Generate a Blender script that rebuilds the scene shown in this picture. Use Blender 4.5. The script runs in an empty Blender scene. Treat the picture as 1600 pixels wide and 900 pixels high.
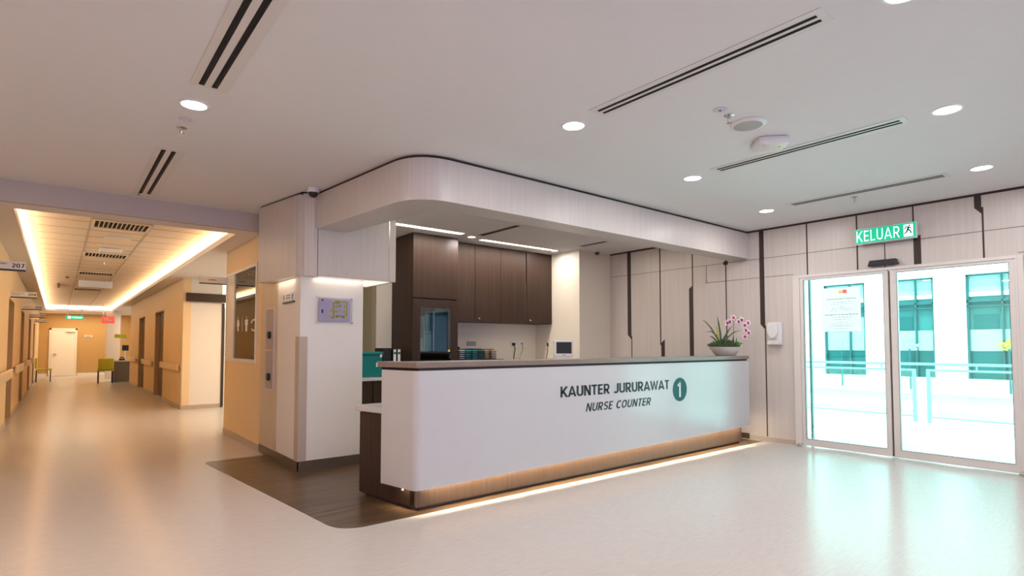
import bpy, bmesh, math, random
from mathutils import Vector, Matrix
random.seed(7)
C = bpy.context.scene
COL = C.collection
PI = math.pi
# ------------------------------------------------------------ camera
H = 1.28
cd = bpy.data.cameras.new('camera'); cam = bpy.data.objects.new('camera', cd); COL.objects.link(cam)
cam.location = (0, 0, H)
cam.rotation_euler = (math.radians(90) + math.atan(37/877), 0, -math.radians(39.0))
cd.sensor_width = 36; cd.lens = 877/1600*36; cd.shift_y = 54/1600; cd.clip_start = .02; cd.clip_end = 300
C.camera = cam
C.view_settings.view_transform = 'Standard'; C.view_settings.look = 'None'
C.view_settings.gamma = 1; C.view_settings.use_curve_mapping = False
C.view_settings.exposure = 0.36
# ------------------------------------------------------------ world
w = bpy.data.worlds.new('world'); C.world = w; w.use_nodes = True
bg = w.node_tree.nodes['Background']
bg.inputs[0].default_value = (.74, .98, .98, 1); bg.inputs[1].default_value = 3.9

def area(name, loc, size, power, color, rot=(0, 0, 0), spread=PI, shape='RECTANGLE', portal=False):
    l = bpy.data.lights.new(name, 'AREA'); l.shape = shape; l.size = size[0]
    if shape == 'RECTANGLE': l.size_y = size[1]
    l.energy = power; l.color = color; l.spread = spread
    if portal: l.cycles.is_portal = True
    o = bpy.data.objects.new(name, l); COL.objects.link(o); o.location = loc; o.rotation_euler = rot
    return o
# portals: they only guide the sky's own light through the doors and the added back window
area('door_portal', (7.60, 2.27, 1.1), (2.3, 2.2), 1, (1, 1, 1), (0, math.radians(90), 0), portal=True)
area('fill_window_portal', (1.0, -4.95, 1.6), (7.0, 1.9), 1, (1, 1, 1), (math.radians(90), 0, 0), portal=True)
sl = bpy.data.lights.new('sun', 'SUN'); sl.energy = 6.5; sl.color = (.92, 1, .97); sl.angle = math.radians(3)
so = bpy.data.objects.new('sun', sl); COL.objects.link(so); so.rotation_euler = (0, math.radians(-24), math.radians(-20))
WARM = (1, .56, .22); DL = (1, .945, .925)
# ceiling coves of the corridor: strips lying on the ledge, shining up at the tiles
def cove(loc, sx, sy, p): area('cove_light', loc, (sx, sy), p, WARM, (PI, 0, 0))
COVE_L = [((-.50, 18, 2.765), .05, 20.4, 165), ((1.83, 18, 2.765), .05, 20.4, 165), ((.66, 7.46, 2.765), 2.0, .05, 9), ((.66, 28.5, 2.765), 2.0, .05, 12)]
for a in COVE_L: cove(*a)
area('corridor_far_light', (1.0, 29.9, 2.66), (2.4, 1.2), 45, (1, .75, .5))
area('reception_light', (3.0, 27.0, 2.6), (1.2, 1.2), 60, (1, .8, .6))
area('side_corridor_light', (3.4, 11.2, 2.66), (.6, .6), 62, (1, .72, .48))

# ------------------------------------------------------------ materials
def nt(m): m.use_nodes = True; return m.node_tree, m.node_tree.nodes['Principled BSDF']
def mat(name, col, rough=.5, metal=0, spec=.5, emit=None, es=0, coat=0, var=0, vscale=8, bump=0):
    m = bpy.data.materials.new(name); t, b = nt(m)
    b.inputs['Base Color'].default_value = (*col, 1); b.inputs['Roughness'].default_value = rough
    b.inputs['Metallic'].default_value = metal; b.inputs['Specular IOR Level'].default_value = spec
    b.inputs['Coat Weight'].default_value = coat
    if emit: b.inputs['Emission Color'].default_value = (*emit, 1); b.inputs['Emission Strength'].default_value = es
    tc = t.nodes.new('ShaderNodeTexCoord'); n = t.nodes.new('ShaderNodeTexNoise'); n.inputs['Scale'].default_value = vscale
    n.inputs['Detail'].default_value = 4
    t.links.new(tc.outputs['Object'], n.inputs['Vector'])
    mr = t.nodes.new('ShaderNodeMapRange'); v = var if var else .02
    mr.inputs['To Min'].default_value = 1-v; mr.inputs['To Max'].default_value = 1+v
    t.links.new(n.outputs['Fac'], mr.inputs['Value'])
    mx = t.nodes.new('ShaderNodeMix'); mx.data_type = 'RGBA'; mx.blend_type = 'MULTIPLY'; mx.inputs[0].default_value = 1
    mx.inputs[6].default_value = (*col, 1); t.links.new(mr.outputs[0], mx.inputs[7]); t.links.new(mx.outputs[2], b.inputs['Base Color'])
    if bump:
        bp = t.nodes.new('ShaderNodeBump'); bp.inputs['Strength'].default_value = bump; bp.inputs['Distance'].default_value = .002
        t.links.new(n.outputs['Fac'], bp.inputs['Height']); t.links.new(bp.outputs[0], b.inputs['Normal'])
    return m
def grain(name, c1, c2, rough, scale=(60, 60, 1.2), spec=.5, coat=0, detail=6, lo=.3, hi=.7):
    m = bpy.data.materials.new(name); t, b = nt(m)
    tc = t.nodes.new('ShaderNodeTexCoord'); mp = t.nodes.new('ShaderNodeMapping'); mp.inputs['Scale'].default_value = scale
    n = t.nodes.new('ShaderNodeTexNoise'); n.inputs['Scale'].default_value = 1; n.inputs['Detail'].default_value = detail; n.inputs['Roughness'].default_value = .6
    r = t.nodes.new('ShaderNodeValToRGB'); r.color_ramp.elements[0].position = lo; r.color_ramp.elements[1].position = hi
    r.color_ramp.elements[0].color = (*c1, 1); r.color_ramp.elements[1].color = (*c2, 1)
    t.links.new(tc.outputs['Object'], mp.inputs[0]); t.links.new(mp.outputs[0], n.inputs['Vector']); t.links.new(n.outputs['Fac'], r.inputs[0])
    t.links.new(r.outputs[0], b.inputs['Base Color'])
    b.inputs['Roughness'].default_value = rough; b.inputs['Specular IOR Level'].default_value = spec; b.inputs['Coat Weight'].default_value = coat
    return m
M = {}
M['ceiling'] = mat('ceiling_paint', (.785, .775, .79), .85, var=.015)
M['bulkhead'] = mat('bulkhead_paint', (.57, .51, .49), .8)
M['floor'] = grain('vinyl_floor', (.525, .49, .465), (.59, .56, .535), .22, (9, 60, 9), .18, detail=8)
M['wood_floor'] = grain('wood_vinyl', (.03, .018, .012), (.17, .105, .06), .28, (1.6, 20, 4), .35, detail=7)
M['laminate'] = grain('pale_laminate', (.60, .55, .52), (.665, .61, .575), .35, (34, 34, .9), .4)
M['laminate_ext'] = M['laminate']
M['trim'] = mat('dark_brown_reveal', (.045, .028, .024), .6)
M['cream'] = mat('cream_paint', (.76, .70, .60), .7, var=.02, vscale=3)
M['white_wall'] = mat('white_paint', (.80, .76, .72), .6)
M['amber'] = mat('corridor_paint', (.84, .64, .38), .6, var=.02)
M['ochre'] = mat('ochre_paint', (.50, .31, .12), .7)
M['yellow_wall'] = mat('yellow_cream_paint', (.66, .62, .42), .7)
M['brown'] = grain('walnut_laminate', (.034, .018, .012), (.055, .031, .021), .45, (45, 45, .9), .3)
M['brown_light'] = grain('warm_walnut_laminate', (.060, .036, .025), (.09, .055, .038), .42, (45, 45, .9), .5)
M['solid_white'] = mat('white_solid_surface', (.575, .57, .58), .2, coat=.12)
M['stone'] = mat('speckled_stone', (.23, .18, .155), .3, var=.5, vscale=160)
M['white'] = mat('white_plastic', (.78, .78, .78), .35)
M['lilac_white'] = mat('lilac_plastic', (.66, .62, .72), .4)
M['alu'] = mat('champagne_aluminium', (.74, .69, .66), .4)
M['steel'] = mat('brushed_steel', (.6, .6, .6), .25, 1)
M['black'] = mat('black_plastic', (.012, .012, .014), .35)
M['void'] = mat('black_slot', (.006, .006, .007), .8)
M['vent_frame'] = mat('vent_frame_paint', (.74, .71, .69), .5)
M['glow'] = mat('lamp_diffuser', (1, 1, 1), .5, emit=(1, .96, .93), es=7)
M['glow_warm'] = mat('warm_strip_diffuser', (1, 1, 1), .5, emit=(1, .88, .72), es=5)
M['green_sign'] = mat('lit_green_sign', (.0, .35, .2), .4, emit=(0, .46, .24), es=.65)
M['sign_white'] = mat('lit_white_letters', (.9, .95, .95), .4, emit=(.75, 1, .95), es=.85)
M['teal_paint'] = mat('teal_disc', (.008, .115, .105), .5, spec=.3)
M['ink'] = mat('charcoal_letters', (.014, .02, .022), .4)
M['teal_plastic'] = mat('teal_plastic', (.0, .16, .16), .35)
M['aqua'] = mat('aqua_paper', (.05, .42, .44), .6)
M['cream_paper'] = mat('cream_paper', (.85, .68, .42), .7)
M['paper'] = mat('white_paper', (.8, .8, .8), .7)
M['lime'] = mat('lime_upholstery', (.55, .55, .03), .6)
M['red_sign'] = mat('red_sign_face', (.75, .08, .08), .5, emit=(.9, .15, .12), es=.35)
M['skirt'] = mat('taupe_skirting', (.50, .42, .34), .5)
M['dark_skirt'] = mat('dark_wood_skirting', (.11, .085, .065), .4, var=.25, vscale=12)
M['tan'] = grain('tan_laminate', (.54, .44, .33), (.64, .54, .42), .4, (40, 40, .8))
M['guard'] = mat('corner_guard', (.50, .41, .34), .45)
M['grille_grey'] = mat('speaker_grille', (.42, .41, .40), .6)
M['glow_soft'] = mat('soft_strip_diffuser', (1, 1, 1), .5, emit=(1, .88, .72), es=.75)
M['mauve'] = mat('mauve_panel', (.36, .33, .37), .4)
M['rail'] = mat('handrail_vinyl', (.80, .64, .42), .4)
M['jamb'] = mat('door_jamb_brown', (.42, .29, .16), .6)
M['dark_jamb'] = mat('dark_door_brown', (.13, .085, .055), .5)
M['olive'] = mat('olive_reflection_tone', (.30, .22, .10), .7)  # olive of the reflected corridor wall, painted behind the window glass
M['white_door'] = mat('white_door', (.84, .80, .72), .5)
M['tile'] = mat('ceiling_tile', (.82, .72, .60), .85, var=.02, vscale=60)
M['grid'] = mat('ceiling_grid', (.52, .45, .38), .6)
M['lilac_map'] = mat('lilac_map', (.80, .74, .90), .4)
M['yellow_map'] = mat('yellow_map', (.80, .72, .10), .5)
M['leaf'] = mat('dark_leaf', (.035, .085, .02), .5, var=.5, vscale=30)
M['leaf2'] = mat('bright_leaf', (.16, .42, .03), .5, var=.3, vscale=30)
M['leaf3'] = mat('yellow_leaf', (.42, .42, .05), .5)
M['leafred'] = mat('red_succulent', (.40, .16, .12), .6)
M['petal'] = mat('pale_petal', (.85, .72, .76), .6)
M['petal2'] = mat('magenta_petal', (.42, .03, .16), .6)
M['ceramic'] = mat('ceramic_bowl', (.72, .69, .66), .3)
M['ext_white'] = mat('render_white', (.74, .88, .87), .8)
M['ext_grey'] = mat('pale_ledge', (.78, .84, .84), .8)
M['ext_teal'] = mat('teal_window_glass', (.005, .10, .105), .5, spec=.1)
M['ext_teal2'] = mat('mid_teal_glass', (.03, .17, .175), .5, spec=.1)
M['ext_pale'] = mat('pale_teal_panel', (.30, .44, .43), .5, spec=.1)
M['ext_frame'] = mat('teal_window_frame', (.02, .11, .12), .5, spec=.1)
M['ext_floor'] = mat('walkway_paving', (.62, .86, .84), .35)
M['rail_steel'] = mat('railing_steel', (.20, .28, .28), .4, spec=.3)
M['screen'] = mat('dark_screen', (.03, .033, .036), .5, spec=.3)
pm_ = M['poster'] = mat('backlit_paper', (.80, .84, .84), .7); _t = pm_.node_tree
_tl = _t.nodes.new('ShaderNodeBsdfTranslucent'); _tl.inputs[0].default_value = (.20, .26, .26, 1); _mx = _t.nodes.new('ShaderNodeAddShader')
_b = _t.nodes['Principled BSDF']; _o = [q for q in _t.nodes if q.type == 'OUTPUT_MATERIAL'][0]
_t.links.new(_b.outputs[0], _mx.inputs[0]); _t.links.new(_tl.outputs[0], _mx.inputs[1]); _t.links.new(_mx.outputs[0], _o.inputs[0])
def glass(name, tint, refl=.06, rough=0.0):
    m = bpy.data.materials.new(name); m.use_nodes = True; t = m.node_tree; t.nodes.clear()
    o = t.nodes.new('ShaderNodeOutputMaterial'); tr = t.nodes.new('ShaderNodeBsdfTransparent'); tr.inputs[0].default_value = (*tint, 1)
    g = t.nodes.new('ShaderNodeBsdfGlossy'); g.inputs['Roughness'].default_value = rough
    f = t.nodes.new('ShaderNodeFresnel'); f.inputs[0].default_value = 1.45
    ad = t.nodes.new('ShaderNodeMath'); ad.operation = 'ADD'; ad.inputs[1].default_value = refl; ad.use_clamp = True
    mx = t.nodes.new('ShaderNodeMixShader')
    t.links.new(f.outputs[0], ad.inputs[0]); t.links.new(ad.outputs[0], mx.inputs[0]); t.links.new(tr.outputs[0], mx.inputs[1]); t.links.new(g.outputs[0], mx.inputs[2])
    t.links.new(mx.outputs[0], o.inputs[0]); return m
M['glass'] = glass('door_glass', (.82, .98, .96))
M['glass_dark'] = glass('reflective_glass', (.7, .66, .6), .12)
M['fill_glass'] = glass('fill_tint_glass', (.90, .77, 1.0))  # tint chosen to colour the fill daylight of the added back window
M['cab_glass'] = glass('cabinet_glass', (.75, .9, .9), .05)
M['acrylic'] = glass('clear_acrylic', (.96, .96, .98), .02)

# ------------------------------------------------------------ mesh helpers (world coordinates)
class MB:
    def __init__(s): s.bm = bmesh.new()
    def box(s, x0, x1, y0, y1, z0, z1):
        x0, x1 = sorted((x0, x1)); y0, y1 = sorted((y0, y1)); z0, z1 = sorted((z0, z1))
        v = [s.bm.verts.new(p) for p in ((x0,y0,z0),(x1,y0,z0),(x1,y1,z0),(x0,y1,z0),(x0,y0,z1),(x1,y0,z1),(x1,y1,z1),(x0,y1,z1))]
        for f in ((0,3,2,1),(4,5,6,7),(0,1,5,4),(1,2,6,5),(2,3,7,6),(3,0,4,7)): s.bm.faces.new([v[i] for i in f])
        return s
    def prism(s, poly, z0, z1):                      # poly of (x,y); z may be a function of (x,y)
        f0 = z0 if callable(z0) else (lambda x, y: z0); f1 = z1 if callable(z1) else (lambda x, y: z1)
        a = [s.bm.verts.new((x, y, f0(x, y))) for x, y in poly]; b = [s.bm.verts.new((x, y, f1(x, y))) for x, y in poly]
        n = len(poly); s.bm.faces.new(a[::-1]); s.bm.faces.new(b)
        for i in range(n): s.bm.faces.new((a[i], a[(i+1) % n], b[(i+1) % n], b[i]))
        return s
    def lathe(s, prof, c, axis='z', seg=32, close=True):   # prof (r, t) along the axis
        rings = []
        for r, t in prof:
            ring = []
            for k in range(seg):
                a = 2*PI*k/seg; u, v = r*math.cos(a), r*math.sin(a)
                p = {'z': (u, v, t), 'y': (u, t, v), 'x': (t, u, v)}[axis]
                ring.append(s.bm.verts.new((c[0]+p[0], c[1]+p[1], c[2]+p[2])))
            rings.append(ring)
        for i in range(len(rings)-1):
            for k in range(seg): s.bm.faces.new((rings[i][k], rings[i][(k+1) % seg], rings[i+1][(k+1) % seg], rings[i+1][k]))
        if close: s.bm.faces.new(rings[0][::-1]); s.bm.faces.new(rings[-1])
        return s
    def tube(s, pts, r, seg=8):
        pts = [Vector(p) for p in pts]; rings = []
        rr = r if isinstance(r, (list, tuple)) else [r]*len(pts)
        for i, p in enumerate(pts):
            d = (pts[min(i+1, len(pts)-1)]-pts[max(i-1, 0)]).normalized()
            a = d.orthogonal().normalized() if abs(d.z) > .9 else d.cross(Vector((0, 0, 1))).normalized(); b = d.cross(a)
            rings.append([s.bm.verts.new(p+a*rr[i]*math.cos(2*PI*k/seg)+b*rr[i]*math.sin(2*PI*k/seg)) for k in range(seg)])
        for i in range(len(rings)-1):
            for k in range(seg): s.bm.faces.new((rings[i][k], rings[i][(k+1) % seg], rings[i+1][(k+1) % seg], rings[i+1][k]))
        s.bm.faces.new(rings[0][::-1]); s.bm.faces.new(rings[-1]); return s
    def leaf(s, pts, w, th=.0015):                    # a blade of some thickness along pts
        pts = [Vector(p) for p in pts]; n = len(pts); rows = []
        for i, p in enumerate(pts):
            d = (pts[min(i+1, n-1)]-pts[max(i-1, 0)]).normalized(); a = d.cross(Vector((.63, .77, .0))).normalized()
            b = d.cross(a); t = i/(n-1); ww = w*(math.sin(PI*min(1, .25+t*.75))+.04)
            rows.append([s.bm.verts.new(p+a*ww), s.bm.verts.new(p+b*th), s.bm.verts.new(p-a*ww), s.bm.verts.new(p-b*th)])
        for i in range(n-1):
            for k in range(4): s.bm.faces.new((rows[i][k], rows[i][(k+1) % 4], rows[i+1][(k+1) % 4], rows[i+1][k]))
        s.bm.faces.new(rows[0]); s.bm.faces.new(rows[-1]); return s
    def blob(s, c, r, sub=2):
        g = bmesh.ops.create_icosphere(s.bm, subdivisions=sub, radius=1)
        for v in g['verts']:
            k = 1+.12*math.sin(7*v.co.x+5*v.co.y+c[0]*50)
            v.co = Vector((c[0]+v.co.x*r[0]*k, c[1]+v.co.y*r[1]*k, c[2]+v.co.z*r[2]*k))
        return s
    def rot(s, ang, piv, axis='Z'):
        bmesh.ops.rotate(s.bm, verts=s.bm.verts, cent=piv, matrix=Matrix.Rotation(ang, 3, axis)); return s
    def build(s, name, m, parent=None, bevel=0, smooth=False):
        bmesh.ops.recalc_face_normals(s.bm, faces=s.bm.faces)
        root = parent
        while root is not None and root.parent is not None: root = root.parent
        if root is None:
            xs = [v.co for v in s.bm.verts]; org = Vector((sum(v.x for v in xs)/len(xs), sum(v.y for v in xs)/len(xs), min(v.z for v in xs)))
        else: org = root.location.copy()
        for v in s.bm.verts: v.co -= org
        me = bpy.data.meshes.new(name); s.bm.to_mesh(me); s.bm.free()
        me.materials.append(M[m] if isinstance(m, str) else m)
        o = bpy.data.objects.new(name, me); COL.objects.link(o)
        if root is None: o.location = org
        else: o.parent = parent
        if smooth:
            for p in me.polygons: p.use_smooth = True
            if not bevel:
                try: me.set_sharp_from_angle(angle=math.radians(40))
                except Exception: pass
        if bevel:
            b = o.modifiers.new('bevel', 'BEVEL'); b.width = bevel; b.segments = 2; b.limit_method = 'ANGLE'
        return o
def rounded(poly, rad, seg=8):                        # round chosen corners: rad list
    out = []; n = len(poly)
    for i, p in enumerate(poly):
        if not rad[i]: out.append(p); continue
        p = Vector(p); a = (Vector(poly[i-1])-p).normalized(); b = (Vector(poly[(i+1) % n])-p).normalized()
        r = rad[i]; p0, p1 = p+a*r, p+b*r
        for k in range(seg+1):
            t = k/seg; out.append(tuple(p0*(1-t)**2+p*2*t*(1-t)+p1*t*t))
    return out
def thing(name, label, cat, loc, group=None):
    o = bpy.data.objects.new(name, None); COL.objects.link(o); o.location = loc; o.empty_display_size = .1
    o['label'] = label; o['category'] = cat
    if group: o['group'] = group
    return o
def tag(o, label, cat, group=None):
    o['label'] = label; o['category'] = cat
    if group: o['group'] = group
    return o
def struct(o): o['kind'] = 'structure'; return o
def lab(o, t): o['label'] = t; return o
def B(*a): return MB().box(*a)
def copy_tree(o, loc, label=None):
    r = o.copy(); COL.objects.link(r); r.location = loc
    if label: r['label'] = label
    for ch in [x for x in bpy.data.objects if x.parent == o]:
        c = ch.copy(); COL.objects.link(c); c.parent = r
        for g in [x for x in bpy.data.objects if x.parent == ch]:
            d = g.copy(); COL.objects.link(d); d.parent = c
    return r
def arc(cx_, cy_, rx, ry, a0, a1, n_=8): return [(cx_+rx*math.cos(math.radians(a0+(a1-a0)*i/n_)), cy_+ry*math.sin(math.radians(a0+(a1-a0)*i/n_))) for i in range(n_+1)]
E_ = .12
GL = {   # stroke centre lines in a box w wide and 1 high
 'K': (.62, [[(.07, 0), (.07, 1)], [(.07, .33), (.60, 1.02)], [(.24, .52), (.62, -.04)]]),
 'A': (.70, [[(.02, -.06), (.35, 1.0), (.68, -.06)], [(.16, .27), (.54, .27)]]),
 'U': (.62, [[(.07, 1), (.07, .32)]+arc(.31, .32, .24, .25, 180, 360)+[(.55, 1)]]),
 'N': (.64, [[(.07, 0), (.07, 1)], [(.07, 1.0), (.57, 0)], [(.57, 0), (.57, 1)]]),
 'T': (.56, [[(.0, .93), (.56, .93)], [(.28, 0), (.28, .95)]]),
 'E': (.50, [[(.07, 0), (.07, 1)], [(.07, .93), (.48, .93)], [(.07, .51), (.45, .51)], [(.07, .07), (.48, .07)]]),
 'L': (.48, [[(.07, 0), (.07, 1)], [(.07, .07), (.48, .07)]]),
 'R': (.60, [[(.07, 0), (.07, 1)], [(.07, .93), (.30, .93)]+arc(.30, .68, .21, .25, 90, -90)+[(.07, .43)], [(.28, .43), (.56, -.06)]]),
 'J': (.50, [[(.43, 1), (.43, .30)]+arc(.22, .30, .21, .23, 360, 215)]),
 'W': (.92, [[(.02, 1.06), (.25, .0), (.46, .95), (.67, .0), (.90, 1.06)]]),
 'S': (.56, [arc(.29, .71, .20, .22, 35, 180)+arc(.29, .71, .20, .21, 180, 262)+arc(.28, .28, .21, .22, 80, 0)+arc(.28, .28, .21, .22, 0, -150)]),
 'C': (.62, [arc(.35, .5, .28, .43, 48, 312, 14)]),
 'O': (.70, [arc(.35, .5, .28, .43, 0, 360, 20)]),
 'D': (.62, [[(.07, .0), (.07, 1)], [(.07, .93), (.24, .93)]+arc(.24, .5, .31, .43, 90, -90, 12)+[(.07, .07)]]),
 'I': (.14, [[(.07, 0), (.07, 1)]]),
 '1': (.34, [[(.24, 0), (.24, 1)], [(.24, .93), (.02, .76)]]),
 '2': (.56, [arc(.28, .70, .21, .23, 165, -35)+[(.08, .10)], [(.04, .07), (.53, .07)]]),
 '0': (.60, [arc(.30, .5, .23, .43, 0, 360, 20)]),
 '7': (.54, [[(.03, .93), (.52, .93)], [(.48, .95), (.18, -.02)]]),
 '8': (.58, [arc(.29, .71, .18, .22, 0, 360, 16), arc(.29, .28, .22, .22, 0, 360, 16)]),
 '9': (.58, [arc(.29, .67, .22, .26, 0, 360, 16), [(.51, .67), (.50, .35), (.22, .02)]]),
 ' ': (.26, [])}
def glyphs(name, string, m, parent, p0, width, height, stroke=.15, shear=0, gap=.13, face='-y', depth=.002, skew=0):
    tot = sum(GL[c][0] for c in string)+gap*(len(string)-1)
    if ' ' in string:
        wa, wb = string.split(' '); ua = sum(GL[c][0] for c in wa)+gap*(len(wa)-1); ub = sum(GL[c][0] for c in wb)+gap*(len(wb)-1)
        glyphs(name, wa, m, parent, p0, width*ua/tot, height, stroke, shear, gap, face, depth, skew)
        sh = width*(tot-ub)/tot
        q0 = (p0[0]+sh, p0[1], p0[2]) if face == '-y' else (p0[0], p0[1]-sh, p0[2])
        return glyphs(name, wb, m, parent, q0, width*ub/tot, height, stroke, shear, gap, face, depth, skew)
    bm = bmesh.new(); x = 0
    for ch in string:
        w_, lines = GL[ch]
        for ln in lines:
            pts = [Vector((x+a, b)) for a, b in ln]; n_ = len(pts); L, R = [], []
            closed = (pts[0]-pts[-1]).length < 1e-4 and n_ > 4
            for i, p in enumerate(pts):
                a = pts[i-1] if i else (pts[-2] if closed else p); b = pts[i+1] if i < n_-1 else (pts[1] if closed else p)
                d1 = (p-a).normalized() if (p-a).length > 1e-6 else (b-p).normalized(); d2 = (b-p).normalized() if (b-p).length > 1e-6 else d1
                n1 = Vector((-d1.y, d1.x)); n2 = Vector((-d2.y, d2.x)); nn = (n1+n2).normalized(); k = min(2.5, 1/max(.3, nn.dot(n1)))
                L.append(p+nn*k*stroke/2); R.append(p-nn*k*stroke/2)
            for i in range(n_-1):
                v = [bm.verts.new((q.x, q.y, 0)) for q in (L[i], R[i], R[i+1], L[i+1])]; f = bm.faces.new(v)
        x += w_+gap
    for co, no in (((0, 0, 0), (0, -1, 0)), ((0, 1, 0), (0, 1, 0))):
        bmesh.ops.bisect_plane(bm, geom=bm.verts[:]+bm.edges[:]+bm.faces[:], plane_co=co, plane_no=no, clear_outer=True)
    bmesh.ops.remove_doubles(bm, verts=bm.verts, dist=1e-5)
    g_ = bmesh.ops.extrude_face_region(bm, geom=bm.faces[:])
    for v in [e for e in g_['geom'] if isinstance(e, bmesh.types.BMVert)]: v.co.z = 1
    root = parent
    while root.parent is not None: root = root.parent
    for v in bm.verts:
        u = (v.co.x+shear*v.co.y)/tot*width; q = v.co.y*height+skew*u; d = v.co.z*depth
        p = Vector((p0[0]+u, p0[1]-d, p0[2]+q)) if face == '-y' else Vector((p0[0]-d, p0[1]-u, p0[2]+q))
        v.co = p-root.location
    bmesh.ops.recalc_face_normals(bm, faces=bm.faces)
    me = bpy.data.meshes.new(name); bm.to_mesh(me); bm.free(); me.materials.append(M[m])
    o = bpy.data.objects.new(name, me); COL.objects.link(o); o.parent = parent; return o
# ============================================================ STRUCTURE
XW = 7.506
CZ = 2.89
struct(B(-4, 7.6, -5, 32, -.12, 0).build('floor', 'floor'))
wf = rounded([(1.555, 3.80), (7.40, 3.80), (7.40, 8.4), (1.96, 8.4), (1.96, 7.015), (1.285, 6.995)], [.22, 0, 0, 0, 0, .10])
struct(MB().prism(wf, .0005, .0025).build('floor_nurse_station', 'wood_floor'))
struct(MB().prism([(-4, -5), (7.7, -5), (7.7, 8.6), (2.03, 8.6), (2.03, 7.22), (-4, 7.22)], CZ, CZ+.12).build('ceiling', 'ceiling'))
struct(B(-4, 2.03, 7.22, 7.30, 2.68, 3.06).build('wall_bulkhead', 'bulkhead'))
# corridor: lowered border with its opening, upstand and tile ceiling above
bd = MB()
bd.box(-.75, -.38, 7.30, 31.1, 2.68, 2.72); bd.box(1.70, 2.1, 7.30, 9.2, 2.68, 2.72); bd.box(1.70, 5.5, 9.2, 13.1, 2.68, 2.72); bd.box(1.70, 2.1, 13.1, 28.4, 2.68, 2.72)
bd.box(-.38, 1.70, 7.30, 7.58, 2.68, 2.72); bd.box(-.38, 5.5, 28.4, 31.1, 2.68, 2.72); bd.box(2.1, 5.5, 23.6, 28.4, 2.68, 2.72)
struct(bd.build('ceiling_corridor_border', 'ceiling'))
lip = MB(); lip.box(-.40, -.38, 7.56, 28.42, 2.72, 2.76); lip.box(1.70, 1.72, 7.56, 28.42, 2.72, 2.76); lip.box(-.38, 1.70, 7.56, 7.58, 2.72, 2.76); lip.box(-.38, 1.70, 28.4, 28.42, 2.72, 2.76)
struct(lip.build('trim_1', 'ceiling'))
struct(B(-.75, 2.1, 7.30, 28.6, 2.90, 3.0).build('ceiling_corridor', 'tile'))
g = MB()
for x in (.30, .96): g.box(x-.012, x+.012, 7.31, 28.58, 2.895, 2.90)
y = 7.9
while y < 28.4: g.box(-.70, 2.0, y-.010, y+.010, 2.896, 2.90); y += .6
struct(g.build('trim_2', 'grid'))
# walls of the lobby behind the camera
struct(B(-4.1, -4, -5, 7.3, 0, 3).build('wall_left', 'white_wall'))
bw = MB(); bw.box(-4, -2.5, -5.1, -5, 0, 3); bw.box(4.5, 7.7, -5.1, -5, 0, 3); bw.box(-2.5, 4.5, -5.1, -5, 0, .65); bw.box(-2.5, 4.5, -5.1, -5, 2.55, 3)
struct(bw.build('wall_back', 'white_wall'))
wr = struct(B(-2.5, 4.5, -5.08, -5.04, .65, .70).box(-2.5, 4.5, -5.08, -5.04, 2.50, 2.55).box(-2.5, -2.45, -5.08, -5.04, .7, 2.5).box(4.45, 4.5, -5.08, -5.04, .7, 2.5).box(-.2, -.14, -5.08, -5.04, .7, 2.5).box(2.1, 2.16, -5.08, -5.04, .7, 2.5).build('fill_window', 'alu'))  # unseen window added behind the camera to let in fill daylight
B(-2.46, 4.46, -5.062, -5.056, .69, 2.51).build('window_pane', 'fill_glass', wr)
struct(B(-4, -.75, 7.3, 7.42, 0, 2.68).build('wall_front', 'white_wall'))
# door wall (x = XW) : with the opening of the sliding doors
rw = MB()
rw.box(XW, XW+.14, 3.385, 8.6, 0, CZ); rw.box(XW, XW+.14, -5, 1.165, 0, CZ); rw.box(XW, XW+.14, 1.165, 3.385, 2.20, CZ)
struct(rw.build('wall_right', 'laminate'))
tr = MB()
def jy(y0, y1, z0, z1, d=.003): tr.box(XW-d, XW, y0, y1, z0, z1)
jy(-5, 6.6, 2.865, CZ)                                   # reveal under the ceiling
def kink(ya, yb, zt, zb, up=True):                        # wide slot with a chamfered end
    p = [(ya, zt), (yb, zt), (yb, zb+(.07 if up else 0)), (yb, zb), (ya, zb)]
for ya, yb, z0, z1, cz, side in ((6.075, 6.15, 1.47, 2.87, 'b', 0), (3.775, 3.84, 1.58, 2.87, 'b', 0), (1.435, 1.495, 2.74, 2.87, 'b', 0), (4.885, 4.955, .06, 2.21, 't', 1), (5.41, 5.475, .06, 1.39, 't', 1)):
    # chamfer: polygon in the y,z plane
    if cz == 'b': P = [(ya, z1), (yb, z1), (yb, z0+.0), (ya, z0-.07)]
    else: P = [(ya, z0), (yb, z0), (yb, z1-(.0 if side == 0 else .06)), (ya, z1)] if ya > 5.2 else [(ya, z0), (yb, z0), (yb, z1-.05), (ya, z1)]
    a = [tr.bm.verts.new((XW-.003, p[0], p[1])) for p in P]; b = [tr.bm.verts.new((XW, p[0], p[1])) for p in P]
    tr.bm.faces.new(a); tr.bm.faces.new(b[::-1])
    for i in range(4): tr.bm.faces.new((a[i], a[(i+1) % 4], b[(i+1) % 4], b[i]))
jy(6.06, 6.075, .06, 1.45); jy(3.765, 3.78, .06, 1.56); jy(1.42, 1.436, 2.2, 2.74)
jy(5.475, 5.495, 1.3, 2.87); jy(4.885, 4.90, 2.2, 2.87); jy(4.335, 4.35, .06, 2.87)
for y in (3.205, 2.62): jy(y-.008, y+.008, 2.2, 2.87)
jy(2.034, 2.048, 2.5, 2.87); jy(1.975, 2.045, 2.2, 2.53); jy(2.325, 2.334, 2.2, 2.485)
jy(4.31, 4.38, 2.46, 2.51)
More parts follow.
